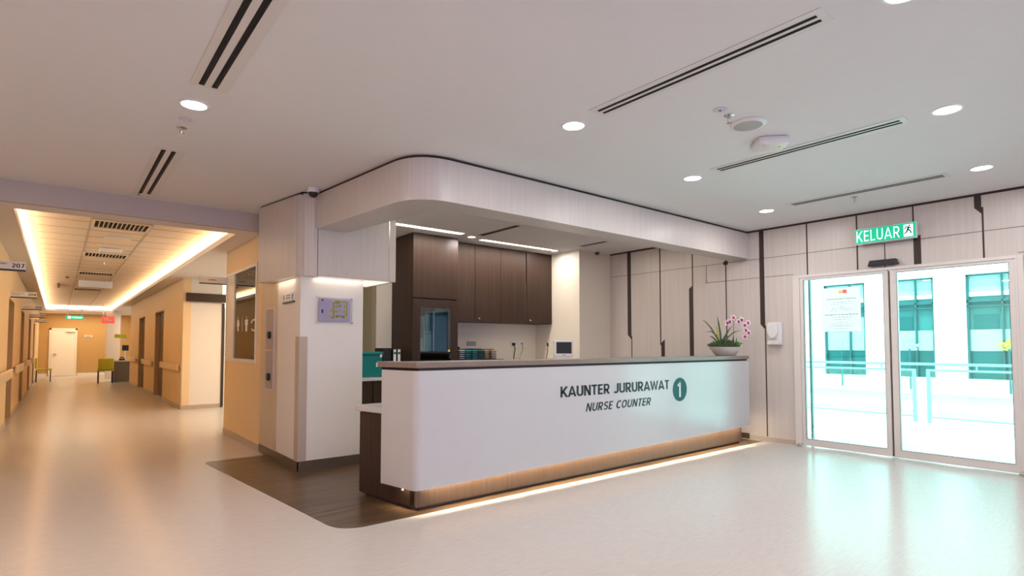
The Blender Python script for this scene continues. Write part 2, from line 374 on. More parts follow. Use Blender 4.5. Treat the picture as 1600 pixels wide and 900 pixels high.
jy(-5, 6.6, 2.482, 2.487); jy(3.385, 4.66, 2.222, 2.227); jy(4.655, 4.66, 2.222, 2.487); jy(-5, 1.16, 2.222, 2.227); jy(1.0, 1.006, .06, 2.2); jy(-.2, -.19, .06, 2.87); jy(-1.2, -1.19, .06, 2.87); jy(-2.2, -2.19, .06, 2.87)
struct(tr.build('trim_3', 'trim'))
struct(B(XW-.012, XW, 3.385, 6.53, 0, .055).box(XW-.012, XW, -5, 1.15, 0, .055).build('baseboard_right', 'skirt'))
struct(B(XW-.02, XW-.0125, 4.02, 4.6, .003, .075).build('baseboard_counter_end', 'brown_light'))
# nurse station shell
struct(B(3.62, 6.73, 7.63, 7.78, 0, CZ).build('wall_nurse_back', 'cream'))
struct(B(3.62, 3.70, 7.78, 8.5, 0, CZ).box(2.5, 3.70, 8.5, 8.6, 0, CZ).build('wall_nurse_alcove', 'yellow_wall'))
struct(B(6.73, XW, 6.53, 8.0, 0, CZ).build('wall_nurse_column', 'cream'))
# corridor right side: clad pillar, wall with window, opening, far wall with two doorways
struct(B(1.945, 2.63, 5.88, 7.29, 0, CZ).build('wall_pillar', 'white_wall'))
cw = MB(); cw.box(1.945, 2.10, 7.29, 9.20, 0, 1.06); cw.box(1.945, 2.10, 7.29, 9.20, 2.34, 2.68); cw.box(1.945, 2.10, 9.13, 9.20, 1.06, 2.34); cw.box(1.945, 2.10, 7.29, 7.50, 1.06, 2.34); cw.box(2.1, 3.3, 9.08, 9.2, 0, 2.68)
struct(cw.build('wall_corridor_right', 'amber'))
struct(B(2.56, 2.625, 7.292, 9.079, 0, 2.68).build('wall_toilet_lobby', 'olive'))
fw_ = MB()
for y0, y1 in ((13.1, 15.75), (17.3, 19.5), (21.0, 23.6)): fw_.box(1.98, 2.12, y0, y1, 0, 2.68)
fw_.box(1.98, 2.12, 15.75, 17.3, 2.17, 2.68); fw_.box(1.98, 2.12, 19.5, 21.0, 2.17, 2.68)
struct(fw_.build('wall_corridor_far_right', 'amber'))
struct(B(2.12, 2.70, 13.1, 13.22, 0, 2.68).box(2.70, 5.5, 13.6, 13.7, 0, 2.68).box(2.12, 3.2, 23.5, 23.6, 0, 2.68).build('wall_cross_corridor', 'white_wall'))
struct(B(1.975, 1.985, 13.095, 13.105, .1, 1.37).box(1.968, 1.98, 13.09, 13.13, .1, 1.37).build('trim_4', 'guard'))
struct(B(5.4, 5.5, 9.2, 13.6, 0, 2.68).build('wall_cross_end', 'cream'))
lw = MB(); prev = 7.42
for d0 in (7.85, 12.10, 16.15, 20.45, 24.3):
    lw.box(-.74, -.62, prev, d0, 0, 2.68); lw.box(-.74, -.62, d0, d0+1.45, 2.07, 2.68); prev = d0+1.45
lw.box(-.74, -.62, prev, 31.1, 0, 2.68)
struct(lw.build('wall_corridor_left', 'amber'))
struct(B(-.75, 5.5, 31.0, 31.1, 0, 2.72).build('wall_corridor_end', 'ochre'))
struct(B(3.2, 5.5, 24, 24.1, 0, 2.68).box(5.4, 5.5, 24, 31, 0, 2.7).build('wall_reception', 'amber'))
struct(B(1.50, 1.95, 27.2, 27.6, 0, 2.68).build('wall_reception_column', 'white_wall'))
# baseboards
struct(B(1.937, 1.945, 7.29, 9.2, 0, .08).box(1.937, 2.7, 9.2, 9.208, 0, .08).build('baseboard_corridor', 'skirt'))
struct(B(1.935, 1.945, 5.87, 7.29, .0, .10).box(1.935, 2.63, 5.87, 5.88, 0, .10).build('baseboard_pillar', 'dark_skirt'))
bb = MB(); bb.box(1.972, 2.70, 13.092, 13.1, 0, .08)
for y0, y1 in ((13.1, 15.75), (17.3, 19.5), (21.0, 23.6)): bb.box(1.97, 1.98, y0, y1, 0, .08)
prev = 7.42
for d0 in (7.85, 12.10, 16.15, 20.45, 24.3): bb.box(-.62, -.61, prev, d0, 0, .08); prev = d0+1.45
bb.box(-.62, -.61, prev, 31, 0, .08)
struct(bb.build('baseboard_left', 'skirt'))
struct(B(-.62, -.30, 30.985, 31, 0, .12).box(.70, 5.4, 30.985, 31, 0, .12).build('baseboard_end', 'white'))
struct(B(1.937, 1.945, 6.62, 7.29, .10, 2.06).build('trim_5', 'tan'))
struct(B(1.935, 1.945, 5.87, 5.99, .10, 1.38).box(1.945, 2.02, 5.87, 5.88, .10, 1.38).build('trim_6', 'guard'))

# doors of the corridor (structure)
n = 2
def cdoor(x0, x1, y0, y1, z1, axis, m, fm, handle=None):
    global n
    n += 1
    d = struct(B(x0, x1, y0, y1, .01, z1).build('door_%d' % n, m))
    return d
for i, d0 in enumerate((7.85, 12.10, 16.15, 20.45, 24.3)):
    d = cdoor(-.86, -.80, d0+.02, d0+1.43, 2.05, 'x', 'jamb', 'jamb')
    B(-.80, -.62, d0+1.425, d0+1.449, 0, 2.068).box(-.80, -.62, d0+.001, d0+.025, 0, 2.068).box(-.80, -.62, d0, d0+1.45, 2.05, 2.069).build('door_frame', 'jamb', d)
    B(-.80, -.76, d0+.10, d0+.24, .98, 1.0).build('door_handle', 'steel', d)
for y0, y1 in ((15.75, 17.3), (19.5, 21.0)):
    d = cdoor(2.08, 2.11, y0+.03, y1-.03, 2.14, 'x', 'dark_jamb', 'jamb')
    B(1.985, 2.12, y0+.001, y0+.03, 0, 2.168).box(1.985, 2.12, y1-.03, y1-.001, 0, 2.168).box(1.985, 2.12, y0+.03, y1-.03, 2.14, 2.169).build('door_frame', 'jamb', d)
    B(2.03, 2.08, y0+.14, y0+.26, 1.0, 1.02).build('door_handle', 'steel', d)
    B(2.074, 2.08, y0+.5, y0+.62, 1.5, 1.56).build('door_plate', 'white', d)
d = cdoor(-.20, .60, 30.95, 30.985, 1.98, 'y', 'white_door', 'white')
B(-.27, -.205, 30.94, 31, 0, 2.05).box(.605, .67, 30.94, 31, 0, 2.05).box(-.27, .67, 30.94, 31, 1.985, 2.05).build('door_frame', 'white_door', d)
B(-.13, -.01, 30.88, 30.95, .93, .96).build('door_handle', 'steel', d)
B(.30, .60, 30.86, 30.95, 1.90, 1.97).build('door_closer', 'vent_frame', d)
d = cdoor(2.70, 2.76, 13.12, 13.30, 2.10, 'y', 'dark_jamb', 'dark_jamb')
B(2.70, 2.74, 13.07, 13.10, .0, 2.19).build('door_frame', 'trim', d)

# window of the toilet lobby
w2 = struct(B(1.93, 2.0, 7.50, 7.54, 1.06, 2.34).box(1.93, 2.0, 9.09, 9.13, 1.06, 2.34).box(1.93, 2.0, 7.54, 9.09, 1.06, 1.11).box(1.93, 2.0, 7.54, 9.09, 2.30, 2.34).build('window_2', 'white'))
B(1.938, 1.99, 8.68, 9.09, 1.11, 2.30).build('window_frame', 'white', w2)
B(1.952, 1.957, 7.54, 8.68, 1.11, 2.30).build('window_pane', 'glass_dark', w2)
def person_icon(mb, X, yc, z0, h, skirt):
    s = h
    mb.lathe([(.075*s, -.001), (.075*s, .001)], (X, yc, z0+.92*s), 'x', 16)
    wx = 1.9
    if skirt: P = [(-.10, .80), (.10, .80), (.2, .38), (.09, .38), (.09, 0), (-.09, 0), (-.09, .38), (-.2, .38)]
    else: P = [(-.19, .80), (.19, .80), (.19, .42), (.11, .42), (.11, 0), (-.11, 0), (-.11, .42), (-.19, .42)]
    P = [(u*(wx if h > .1 else 1), v) for u, v in P]
    a = [mb.bm.verts.new((X-.001, yc+u*s, z0+v*s)) for u, v in P]; b = [mb.bm.verts.new((X+.001, yc+u*s, z0+v*s)) for u, v in P]
    mb.bm.faces.new(a); mb.bm.faces.new(b[::-1])
    for i in range(len(P)): mb.bm.faces.new((a[i], a[(i+1) % len(P)], b[(i+1) % len(P)], b[i]))
ic = MB(); person_icon(ic, 1.949, 8.46, 1.485, .20, True); person_icon(ic, 1.949, 8.02, 1.475, .20, False)
ic.box(1.948, 1.950, 8.23, 8.245, 1.48, 1.68)
for k in range(14):
    a0 = .6+k*.37; ic.box(1.948, 1.950, 7.66+.13*math.cos(a0)-.03, 7.66+.13*math.cos(a0)+.03, 1.55+.07*math.sin(a0)-.011, 1.55+.07*math.sin(a0)+.011)
lab(ic.build('toilet_pictograms', 'white', w2), 'white woman, man and wheelchair pictograms on the window glass')

# ============================================================ CLADDING AND BEAM
beam_out = rounded([(2.07, 5.795), (2.235, 4.00), (7.50, 4.00), (7.50, 4.27), (2.62, 4.27), (2.395, 5.795)], [0, .36, 0, 0, .0, 0], 14)
bm_ = struct(MB().prism(beam_out, 2.505, 2.862).build('wall_canopy_beam', 'laminate', smooth=True))
rv = rounded([(2.085, 5.80), (2.250, 4.018), (7.50, 4.018), (7.50, 4.2), (2.60, 4.2), (2.37, 5.80)], [0, .36, 0, 0, 0, 0], 14)
struct(MB().prism(rv, 2.86, CZ).build('trim_7', 'trim'))
cl = thing('pillar_cladding', 'pale laminate cladding box around the upper pillar beside the counter', 'cladding', (2.4, 6.3, 2.0))
MB().prism([(1.775, 6.83), (1.92, 5.96), (1.944, 5.96), (1.944, 6.83)], 2.01, 2.87).build('side_panel', 'laminate', cl)
MB().prism([(1.925, 5.952), (1.965, 5.85), (2.045, 5.80), (2.085, 5.80), (2.085, 5.878), (1.944, 5.878), (1.944, 5.952)], 2.01, 2.87).build('corner_panel', 'laminate', cl)
MB().prism([(2.092, 5.80), (2.90, 5.80), (2.90, 5.83), (2.092, 5.83)], 2.01, 2.87).build('front_panel', 'laminate', cl)
MB().prism([(2.905, 5.80), (2.985, 5.80), (2.985, 6.6), (2.955, 6.6), (2.955, 5.83), (2.905, 5.83)], 2.01, 2.885).build('end_panel', 'laminate', cl)
MB().prism([(1.79, 6.82), (1.93, 5.97), (1.96, 5.87), (2.05, 5.815), (2.95, 5.815), (2.95, 5.875), (1.944, 5.875), (1.944, 6.82)], 2.86, 2.888).build('shadow_gap', 'trim', cl)
B(2.898, 2.907, 5.797, 5.80, 2.01, 2.87).build('edge_strip', 'steel', cl)
B(2.12, 2.63, 5.845, 5.87, 2.012, 2.02).box(2.66, 2.94, 5.86, 6.5, 2.012, 2.02).build('light_strip', 'glow_soft', cl)
MB().prism([(1.83, 6.7), (1.93, 6.0), (1.942, 6.0), (1.942, 6.7)], 2.012, 2.02).build('light_strip', 'glow_soft', cl)
area('pillar_wash_light', (2.35, 5.845, 2.008), (.55, .03), .35, (1, .85, .68)); area('pillar_wash_light', (2.8, 6.2, 2.0), (.2, .6), 1.2, (1, .85, .68))
area('pillar_wash_light', (1.90, 6.35, 2.008), (.04, .6), .5, (1, .82, .6))

# ============================================================ COUNTER
ct = thing('reception_counter', 'long white nurse counter with brown base, stone top and lettering', 'counter', (4.6, 4.2, 0))
body = [(2.185, 3.88), (7.06, 3.90), (7.06, 4.62), (2.065, 4.64)]
bz = lambda x, y: .0
MB().prism([(2.215, 3.90), (7.04, 3.92), (7.04, 4.6), (2.10, 4.6)], .003, .05).build('toe_kick', 'trim', ct)
MB().prism([(2.185, 3.88), (7.06, 3.90), (7.06, 3.95), (2.21, 3.95)], .03, .60).build('front_plinth', 'brown_light', ct)
MB().prism([(2.176, 3.96), (2.20, 3.96), (2.085, 4.64), (2.06, 4.64)], .03, .715).build('end_panel', 'brown', ct)
B(2.20, 7.05, 3.96, 4.0, .03, 1.09).build('modesty_panel', 'brown', ct)
B(7.04, 7.06, 3.96, 4.64, .03, .715).build('end_panel', 'brown', ct)
fo = rounded([(2.058, 4.225), (2.140, 3.80), (7.095, 3.80), (7.095, 3.828), (2.172, 3.828), (2.088, 4.232)], [0, .06, 0, 0, 0, 0], 8)
zb = lambda x, y: .178 + max(0, x-2.14)/4.955*.062
MB().prism(fo, zb, 1.09).build('front_panel', 'solid_white', ct, smooth=True)
MB().prism([(2.09, 4.20), (2.165, 3.815), (7.07, 3.815), (7.07, 3.88), (2.20, 3.88), (2.12, 4.22)], 1.09, 1.112).build('shadow_gap', 'trim', ct)
MB().prism([(2.035, 4.26), (2.128, 3.785), (7.075, 3.785), (7.075, 4.16), (2.22, 4.16), (2.20, 4.28)], 1.112, 1.156).build('stone_top', 'stone', ct, bevel=.003)
MB().prism([(2.045, 4.655), (2.125, 4.235), (2.3, 4.165), (7.06, 4.165), (7.06, 4.72), (2.045, 4.72)], .72, .768).build('desk_top', 'solid_white', ct, bevel=.004)
lab(MB().prism([(2.24, 3.836), (7.03, 3.836), (7.03, 3.86), (2.24, 3.86)], lambda x, y: zb(x, y)+.038, lambda x, y: zb(x, y)+.044).build('led_strip', 'glow_warm', ct), 'warm light strip under the front panel')
B(2.24, 7.03, 3.828, 3.9, .60, .70).build('support_rail', 'brown', ct)
area('counter_led', (4.635, 3.848, .241), (4.75, .012), 24, (1, .80, .52), rot=(0, -.01251, 0), spread=math.radians(150))
area('counter_led', (2.155, 4.06, .215), (.012, .26), 1.0, (1, .80, .52), spread=math.radians(120))
area('counter_led', (7.115, 3.99, .236), (.012, .30), .8, (1, .8, .5), rot=(0, math.radians(-35), 0))
glyphs('lettering', 'KAUNTER JURURAWAT', 'ink', ct, (3.661, 3.7995, .803), 1.679, .100, stroke=.19, gap=.12)
glyphs('lettering', 'NURSE COUNTER', 'ink', ct, (3.995, 3.7995, .646), 1.0, .081, stroke=.155, shear=.22, gap=.14)
dsc = MB().lathe([(.134, -.0015), (.134, .0015)], (5.545, 3.7985, .787), 'y', 40).build('number_disc', 'teal_paint', ct)
glyphs('numeral', '1', 'white', dsc, (5.500, 3.7965, .700), .060, .170, stroke=.16, depth=.0012)
B(2.128, 2.145, 4.0, 4.012, .150, .182).build('cable_clip', 'white', ct)

# ============================================================ NURSE STATION FURNITURE
wt = thing('low_cabinet', 'low dark cabinet with white worktop behind the pillar', 'cabinet', (3.25, 7.3, 0))
B(2.66, 3.86, 6.99, 7.62, .08, .82).build('carcass', 'brown', wt)
MB().prism([(2.64, 6.95), (3.86, 6.95), (3.86, 7.62), (3.61, 7.62), (3.61, 8.3), (2.64, 8.3)], .82, .862).build('worktop', 'solid_white', wt, bevel=.003)
for k in range(2):
    dr = B(2.68+k*.60, 3.26+k*.59, 6.97, 6.99, .50, .81).build('drawer', 'brown', wt)
    MB().lathe([(.012, -.03), (.016, -.01), (.008, 0)], (3.50 if k else 2.97, 6.97, .74), 'y', 14).build('knob', 'steel', dr)
B(2.70, 3.84, 7.03, 7.6, 0, .08).build('toe_kick', 'trim', wt)
tc_ = thing('tall_cabinet', 'tall dark brown cabinet with a small glazed door', 'cabinet', (4.23, 7.3, 0))
B(3.865, 4.615, 7.0, 7.62, .0, 1.085).box(3.865, 4.615, 7.0, 7.62, 1.965, 2.885).box(3.865, 3.895, 7.0, 7.62, 1.085, 1.965).box(4.585, 4.615, 7.0, 7.62, 1.085, 1.965).box(3.895, 4.585, 7.58, 7.62, 1.085, 1.965).build('carcass', 'brown', tc_)
B(3.865, 4.615, 6.978, 7.0, 1.972, 2.885).build('upper_door', 'brown', tc_)
B(3.865, 4.615, 6.978, 7.0, .10, 1.02).build('lower_door', 'brown', tc_)
gd = B(3.865, 3.985, 6.978, 7.0, 1.03, 1.955).box(4.50, 4.615, 6.978, 7.0, 1.03, 1.955).box(3.985, 4.50, 6.978, 7.0, 1.835, 1.955).box(3.985, 4.50, 6.978, 7.0, 1.03, 1.05).build('glazed_door', 'brown', tc_)
B(3.985, 4.50, 6.988, 6.992, 1.05, 1.835).build('glass_pane', 'cab_glass', gd)
B(4.475, 4.482, 6.965, 6.978, 1.10, 1.17).build('handle', 'steel', gd)
lab(MB().lathe([(.018, -.008), (.018, .0)], (4.46, 6.978, 1.215), 'y', 16).build('sticker', 'yellow_map', gd), 'round yellow sticker')
B(3.895, 4.585, 7.05, 7.58, 1.19, 1.21).build('shelf', 'brown', tc_)
it = thing('reflection_block', 'teal block behind the cabinet glass, standing in for its reflection', 'box', (4.38, 7.15, 1.21))  # added behind the glass in place of its teal reflection
B(4.255, 4.485, 7.08, 7.30, 1.2115, 1.79).build('body', 'teal_plastic', it); B(4.245, 4.262, 7.06, 7.079, 1.2115, 1.79).build('spine', 'paper', it)
it = tag(B(4.11, 4.225, 7.08, 7.30, 1.2115, 1.46).box(4.12, 4.215, 7.085, 7.30, 1.47, 1.50).build('paper_stack', 'ext_pale'), 'pale blue stack of papers inside the glazed cabinet', 'papers')
it = tag(B(3.99, 4.085, 7.08, 7.30, 1.2115, 1.40).build('medicine_box', 'cream_paper'), 'cream box at the left inside the glazed cabinet', 'box')
it = tag(B(4.09, 4.107, 7.07, 7.3, 1.2115, 1.72).build('file_folder', 'paper'), 'tall cream folder inside the glazed cabinet', 'folder')
it = tag(B(4.13, 4.20, 7.08, 7.3, 1.502, 1.75).build('reflection_block_small', 'teal_plastic'), 'small teal block on the papers, standing in for the glass reflection', 'box')  # another added block, its colour replaces reflected teal
uc = thing('wall_cabinet', 'dark brown wall cabinet of four tall doors under the ceiling', 'cabinet', (5.68, 7.4, 1.67))
B(4.63, 6.72, 7.215, 7.62, 1.665, 2.885).build('carcass', 'brown', uc)
for x0, x1 in ((4.63, 5.075), (5.083, 5.590), (5.597, 6.110), (6.150, 6.72)):
    dd = B(x0, x1, 7.193, 7.214, 1.668, 2.88).build('door', 'brown', uc)
    if x0 in (5.083, 6.150):
        MB().lathe([(.012, -.022), (.014, -.012), (.008, 0)], (x0+.055, 7.193, 1.72), 'y', 14).lathe([(.010, -.006), (.010, 0)], (x0+.085, 7.193, 1.71), 'y', 12).build('lock_knob', 'steel', dd)
P = [(6.113, 1.668), (6.147, 1.668), (6.147, 2.30), (6.128, 2.36), (6.128, 2.88), (6.113, 2.88)]
mb = MB(); a = [mb.bm.verts.new((x, 7.2, z)) for x, z in P]; b = [mb.bm.verts.new((x, 7.214, z)) for x, z in P]
mb.bm.faces.new(a); mb.bm.faces.new(b[::-1])
for i in range(6): mb.bm.faces.new((a[i], a[(i+1) % 6], b[(i+1) % 6], b[i]))
mb.build('finger_groove', 'trim', uc)
wk = thing('worktop_unit', 'dark base cabinet with white worktop beneath the brown wall cabinet', 'cabinet', (5.6, 7.2, 0))
MB().prism([(4.62, 6.95), (5.95, 6.95), (5.95, 6.0), (6.72, 6.0), (6.72, 7.62), (4.62, 7.62)], .82, .862).build('worktop', 'solid_white', wk)
MB().prism([(4.62, 6.99), (5.99, 6.99), (5.99, 6.04), (6.72, 6.04), (6.72, 7.62), (4.62, 7.62)], .0, .82).build('carcass', 'brown', wk)
# stacked trays on a desk organiser
og = tag(B(4.70, 5.60, 7.12, 7.42, .8625, 1.075).build('desk_organiser', 'black'), 'low black organiser box carrying the stacked form trays', 'organiser')
for si, (x0, pm, lb, grp) in enumerate(((4.75, 'paper', 'black tray of white and teal forms, stack nearest the tall cabinet', 'white form trays'),
                                       (4.99, 'aqua', 'black tray of teal forms in the middle stack', 'teal form trays'),
                                       (5.225, 'cream_paper', 'black tray of cream forms in the right hand stack', 'cream form trays'))):
    z = 1.0762; t = thing('form_tray', lb, 'tray', (x0, 7.15, z), grp)
    B(x0-.004, x0+.219, 7.12, 7.38, z, z+.013).build('tray', 'black', t)
    if si == 2: B(x0+.005, x0+.085, 7.136, 7.37, z+.0135, z+.026).box(x0+.135, x0+.21, 7.136, 7.37, z+.0135, z+.026).build('forms', pm, t)
    else: B(x0+.005, x0+.095, 7.136, 7.37, z+.0135, z+.026).build('forms', pm, t)
    if si != 2: B(x0+.115, x0+.21, 7.138, 7.37, z+.0135, z+.026).build('forms', 'aqua' if si == 0 else 'teal_plastic', t)
    SN = ('white and teal form stack by the tall cabinet', 'middle teal form stack', 'cream form stack at the right')[si]
    t['label'] = 'lowest black tray, ' + SN
    for k in range(1, 5): copy_tree(t, (x0, 7.15, z+k*.0292), ('second lowest black tray, ', 'middle black tray, ', 'second highest black tray, ', 'topmost black tray, ')[k-1] + SN)
hp = thing('telephone', 'black telephone lying on the form trays', 'telephone', (4.80, 7.2, 1.222))
B(4.76, 4.95, 7.16, 7.34, 1.2222, 1.238).build('base', 'black', hp, bevel=.004)
MB().tube([(4.765, 7.18, 1.255), (4.775, 7.22, 1.262), (4.775, 7.28, 1.262), (4.765, 7.32, 1.255)], [.02, .013, .013, .02], 10).build('handset', 'black', hp, smooth=True)
tag(B(5.24, 5.43, 7.16, 7.34, 1.2222, 1.236).build('tray_lid', 'black', bevel=.004), 'black lid on top of the cream form trays', 'lid')
tag(B(5.01, 5.19, 7.16, 7.34, 1.2222, 1.244).build('receipt_printer', 'black', bevel=.004), 'flat black device on top of the teal form trays', 'device')
def socket(x, z, lb):
    s = thing('wall_socket', lb, 'socket', (x, 7.63, z)); B(x-.045, x+.045, 7.618, 7.629, z-.045, z+.045).build('face_plate', 'white', s, bevel=.003); return s
s1 = socket(6.19, 1.32, 'white wall socket with a black plug above the worktop')
pc = thing('power_cable', 'black plug and cable hanging from the left socket', 'cable', (6.19, 7.6, 1.2))
B(6.165, 6.215, 7.575, 7.617, 1.29, 1.34).build('plug', 'black', pc, bevel=.004)
MB().tube([(6.19, 7.59, 1.29), (6.21, 7.58, 1.25), (6.18, 7.57, 1.15), (6.16, 7.56, 1.05), (6.16, 7.55, .875)], .008).build('cord', 'black', pc)
s2 = socket(6.37, 1.32, 'white wall socket with a grey cord, near the monitor')
pc = thing('grey_cable', 'grey cord hanging from the right socket', 'cable', (6.37, 7.6, 1.2))
B(6.37, 6.40, 7.59, 7.617, 1.31, 1.345).build('plug', 'skirt', pc)
MB().tube([(6.39, 7.60, 1.31), (6.39, 7.58, 1.23), (6.34, 7.57, 1.15), (6.29, 7.56, 1.07), (6.30, 7.55, .875)], .008).build('cord', 'skirt', pc)
ns = thing('notice_plate', 'small mauve plate on the cream wall above the trays', 'plate', (5.30, 7.62, 1.3)); B(5.22, 5.40, 7.615, 7.629, 1.285, 1.36).build('plate', 'mauve', ns)
# monitor
mo = thing('monitor', 'white box shaped monitor with dark screen on the worktop', 'monitor', (6.30, 6.50, .862))
ANG = math.radians(-28)
def R_(mb): return mb.rot(ANG, (6.30, 6.50, 1.2))
sx, sy = 6.30, 6.50
R_(B(sx-.155, sx+.155, sy-.10, sy-.02, 1.12, 1.375).box(sx-.125, sx+.125, sy-.02, sy+.12, 1.13, 1.36)).build('housing', 'white', mo, bevel=.012)
R_(B(sx-.125, sx+.125, sy-.103, sy-.099, 1.165, 1.345)).build('screen', 'screen', mo)
R_(B(sx-.145, sx+.145, sy-.085, sy+.05, 1.04, 1.12)).build('chin', 'white', mo, bevel=.008)
R_(B(sx-.03, sx+.03, sy-.104, sy-.099, 1.135, 1.147)).build('badge', 'mauve', mo)
R_(B(sx-.11, sx+.11, sy-.09, sy+.09, .863, .885).box(sx-.04, sx+.04, sy-.02, sy+.04, .885, 1.04)).build('stand', 'white', mo, bevel=.006)
hs = thing('handset_unit', 'black earpiece and cord hanging beside the white monitor', 'earpiece', (6.06, 6.60, 1.2))
MB().tube([(6.09, 6.62, 1.33), (6.09, 6.61, 1.28)], .017, 10).build('earpiece', 'black', hs, smooth=True)
MB().tube([(6.09, 6.61, 1.28), (6.07, 6.60, 1.18), (6.03, 6.59, 1.05), (6.03, 6.58, .8655)], .006).build('cord', 'black', hs)
# teal box, binders
tb = thing('teal_box', 'teal plastic box with small white label on the low worktop', 'box', (3.25, 7.2, .862))
B(3.06, 3.46, 7.09, 7.40, .8635, 1.16).build('body', 'teal_plastic', tb, bevel=.012)
B(3.045, 3.475, 7.08, 7.415, 1.161, 1.205).build('lid', 'teal_plastic', tb, bevel=.012)
B(3.37, 3.43, 7.086, 7.089, 1.0, 1.06).build('label_sticker', 'paper', tb)
B(3.42, 3.45, 7.075, 7.08, 1.13, 1.17).build('clasp', 'vent_frame', tb)
def binder(x, lb, wide=.045, sp='paper'):
    b_ = thing('ring_binder', lb, 'binder', (x, 7.2, .862)); B(x, x+wide, 7.10, 7.38, .8635, 1.245).build('cover', 'black', b_)
    B(x+.007, x+wide-.007, 7.096, 7.0998, .93, 1.235).build('spine_label', sp, b_); B(x+.010, x+wide-.010, 7.093, 7.0958, 1.17, 1.20).build('green_mark', 'teal_paint', b_); return b_
binder(3.625, 'black ring binder with white spine, left of the pair beside the tall cabinet', .052)
binder(3.690, 'black ring binder with white spine, right one touching the tall cabinet', .052)
tag(B(3.485, 3.61, 7.12, 7.38, .94, 1.255).build('file_holder', 'black', bevel=.004), 'black upright file holder between teal box and binders', 'file holder')
hp2 = thing('hole_punch_box', 'white and black flat box below the file holder', 'box', (3.55, 7.1, .862))
B(3.475, 3.615, 7.03, 7.39, .8635, .925).build('box_body', 'paper', hp2); B(3.475, 3.615, 7.025, 7.39, .925, .938).build('lid', 'black', hp2)
B(3.54, 3.57, 7.024, 7.0295, .88, .91).build('mark', 'black', hp2)

# ============================================================ PLANT
pl = thing('potted_orchid', 'white bowl of orchids, succulents and spiky leaves on the counter end', 'plant', (6.83, 3.98, 1.157))
cx, cy = 6.83, 3.98
MB().lathe([(.115, 1.157), (.125, 1.162), (.205, 1.262), (.212, 1.272), (.200, 1.272), (.115, 1.20), (.0, 1.19)], (cx, cy, 0), seg=40, close=False).build('bowl', 'ceramic', pl, smooth=True)
MB().lathe([(.0, 1.235), (.180, 1.245), (.17, 1.262), (0, 1.275)], (cx, cy, 0), seg=24, close=False).build('soil', 'trim', pl)
U = Vector((.777, -.629, 0))                      # sideways as seen from the lobby
def off(u, z, d=0): return Vector((cx, cy, z))+U*u+Vector((.629, .777, 0))*d
mos = MB()
for k in range(420):
    a = random.random()*2*PI; r = .19*math.sqrt(random.random()); u, d = r*math.cos(a), r*math.sin(a)
    p = off(u, 1.262+random.random()*.085*(1.25-r/.2), d); L = .04+.035*random.random()
    q = p+Vector((random.uniform(-1, 1), random.uniform(-1, 1), random.uniform(.1, 1))).normalized()*L
    mos.leaf([p, (p+q)/2, q], .009)
mos.build('succulent_foliage', 'leaf', pl)
suc = MB()
for k in range(60):
    a = random.random()*2*PI; p = off(.11+.02*math.cos(a), 1.285, -.10+.03*math.sin(a)); q = p+Vector((math.cos(a)*.04, math.sin(a)*.04, .03+.02*random.random()))
    suc.leaf([p, (p+q)/2+Vector((0, 0, .006)), q], .008)
suc.build('green_rosette', 'leaf2', pl)
suc = MB()
for k in range(60):
    a = random.random()*2*PI; p = off(.01+.03*math.cos(a), 1.29, -.13+.02*math.sin(a)); q = p+Vector((math.cos(a)*.04, math.sin(a)*.04, .035*random.random()))
    suc.leaf([p, (p+q)/2+Vector((0, 0, .006)), q], .009)
suc.build('red_rosette', 'leafred', pl)
def blade(pts, w_, m='leaf'): MB().leaf([off(u, z, d) for u, z, d in pts], w_).build('leaf', m, pl)
blade([(-.05, 1.29, 0), (-.11, 1.40, 0), (-.18, 1.52, 0), (-.25, 1.60, 0), (-.30, 1.635, 0)], .009)
blade([(-.05, 1.29, 0), (-.12, 1.37, .0), (-.20, 1.365, 0), (-.27, 1.36, 0)][:1]+[(-.12, 1.43, 0), (-.18, 1.475, 0), (-.26, 1.468, 0)], .008)
blade([(-.05, 1.29, 0), (-.06, 1.45, 0), (-.08, 1.58, 0), (-.10, 1.69, 0)], .013)
blade([(-.06, 1.29, .01), (-.09, 1.42, .01), (-.105, 1.52, .01), (-.11, 1.57, .01)], .014, 'leaf3')
blade([(-.03, 1.29, 0), (.0, 1.40, 0), (.04, 1.48, 0), (.10, 1.545, 0)], .014)
blade([(-.02, 1.29, 0), (.04, 1.40, 0), (.12, 1.465, 0), (.22, 1.49, 0)], .009)
blade([(-.07, 1.29, 0), (-.12, 1.36, 0), (-.17, 1.405, 0), (-.21, 1.41, 0)], .011)
blade([(.10, 1.29, 0), (.105, 1.34, 0), (.11, 1.42, 0)], .016)
blade([(.12, 1.29, 0), (.15, 1.35, 0), (.155, 1.41, 0)], .008)
MB().tube([off(.11, 1.28), off(.115, 1.45), off(.115, 1.62), off(.15, 1.655), off(.22, 1.63), off(.28, 1.56), off(.295, 1.47), off(.27, 1.40)], .0035, 6).build('orchid_stem', 'leaf', pl)
MB().tube([off(.115, 1.62), off(.08, 1.64), off(.03, 1.60), off(-.01, 1.58)], .003, 6).build('orchid_stem', 'leaf', pl)
for i, (u, z) in enumerate(((.11, 1.655), (.06, 1.60), (.175, 1.60), (.215, 1.625), (.255, 1.555), (.27, 1.49), (.30, 1.585), (.305, 1.455), (.255, 1.405), (.03, 1.585))):
    fl = MB(); c = off(u, z, -.01)
    for k in range(5):
        a = 2*PI*k/5+i; d = U*math.cos(a)+Vector((0, 0, 1))*math.sin(a)
        fl.blob(c+d*.027, (.021, .012, .021), 1)
    f = fl.build('orchid_flower', 'petal', pl, smooth=True)
    MB().blob(c+Vector((-.008, -.012, 0)), (.021, .014, .021), 1).build('flower_centre', 'petal2', f, smooth=True)

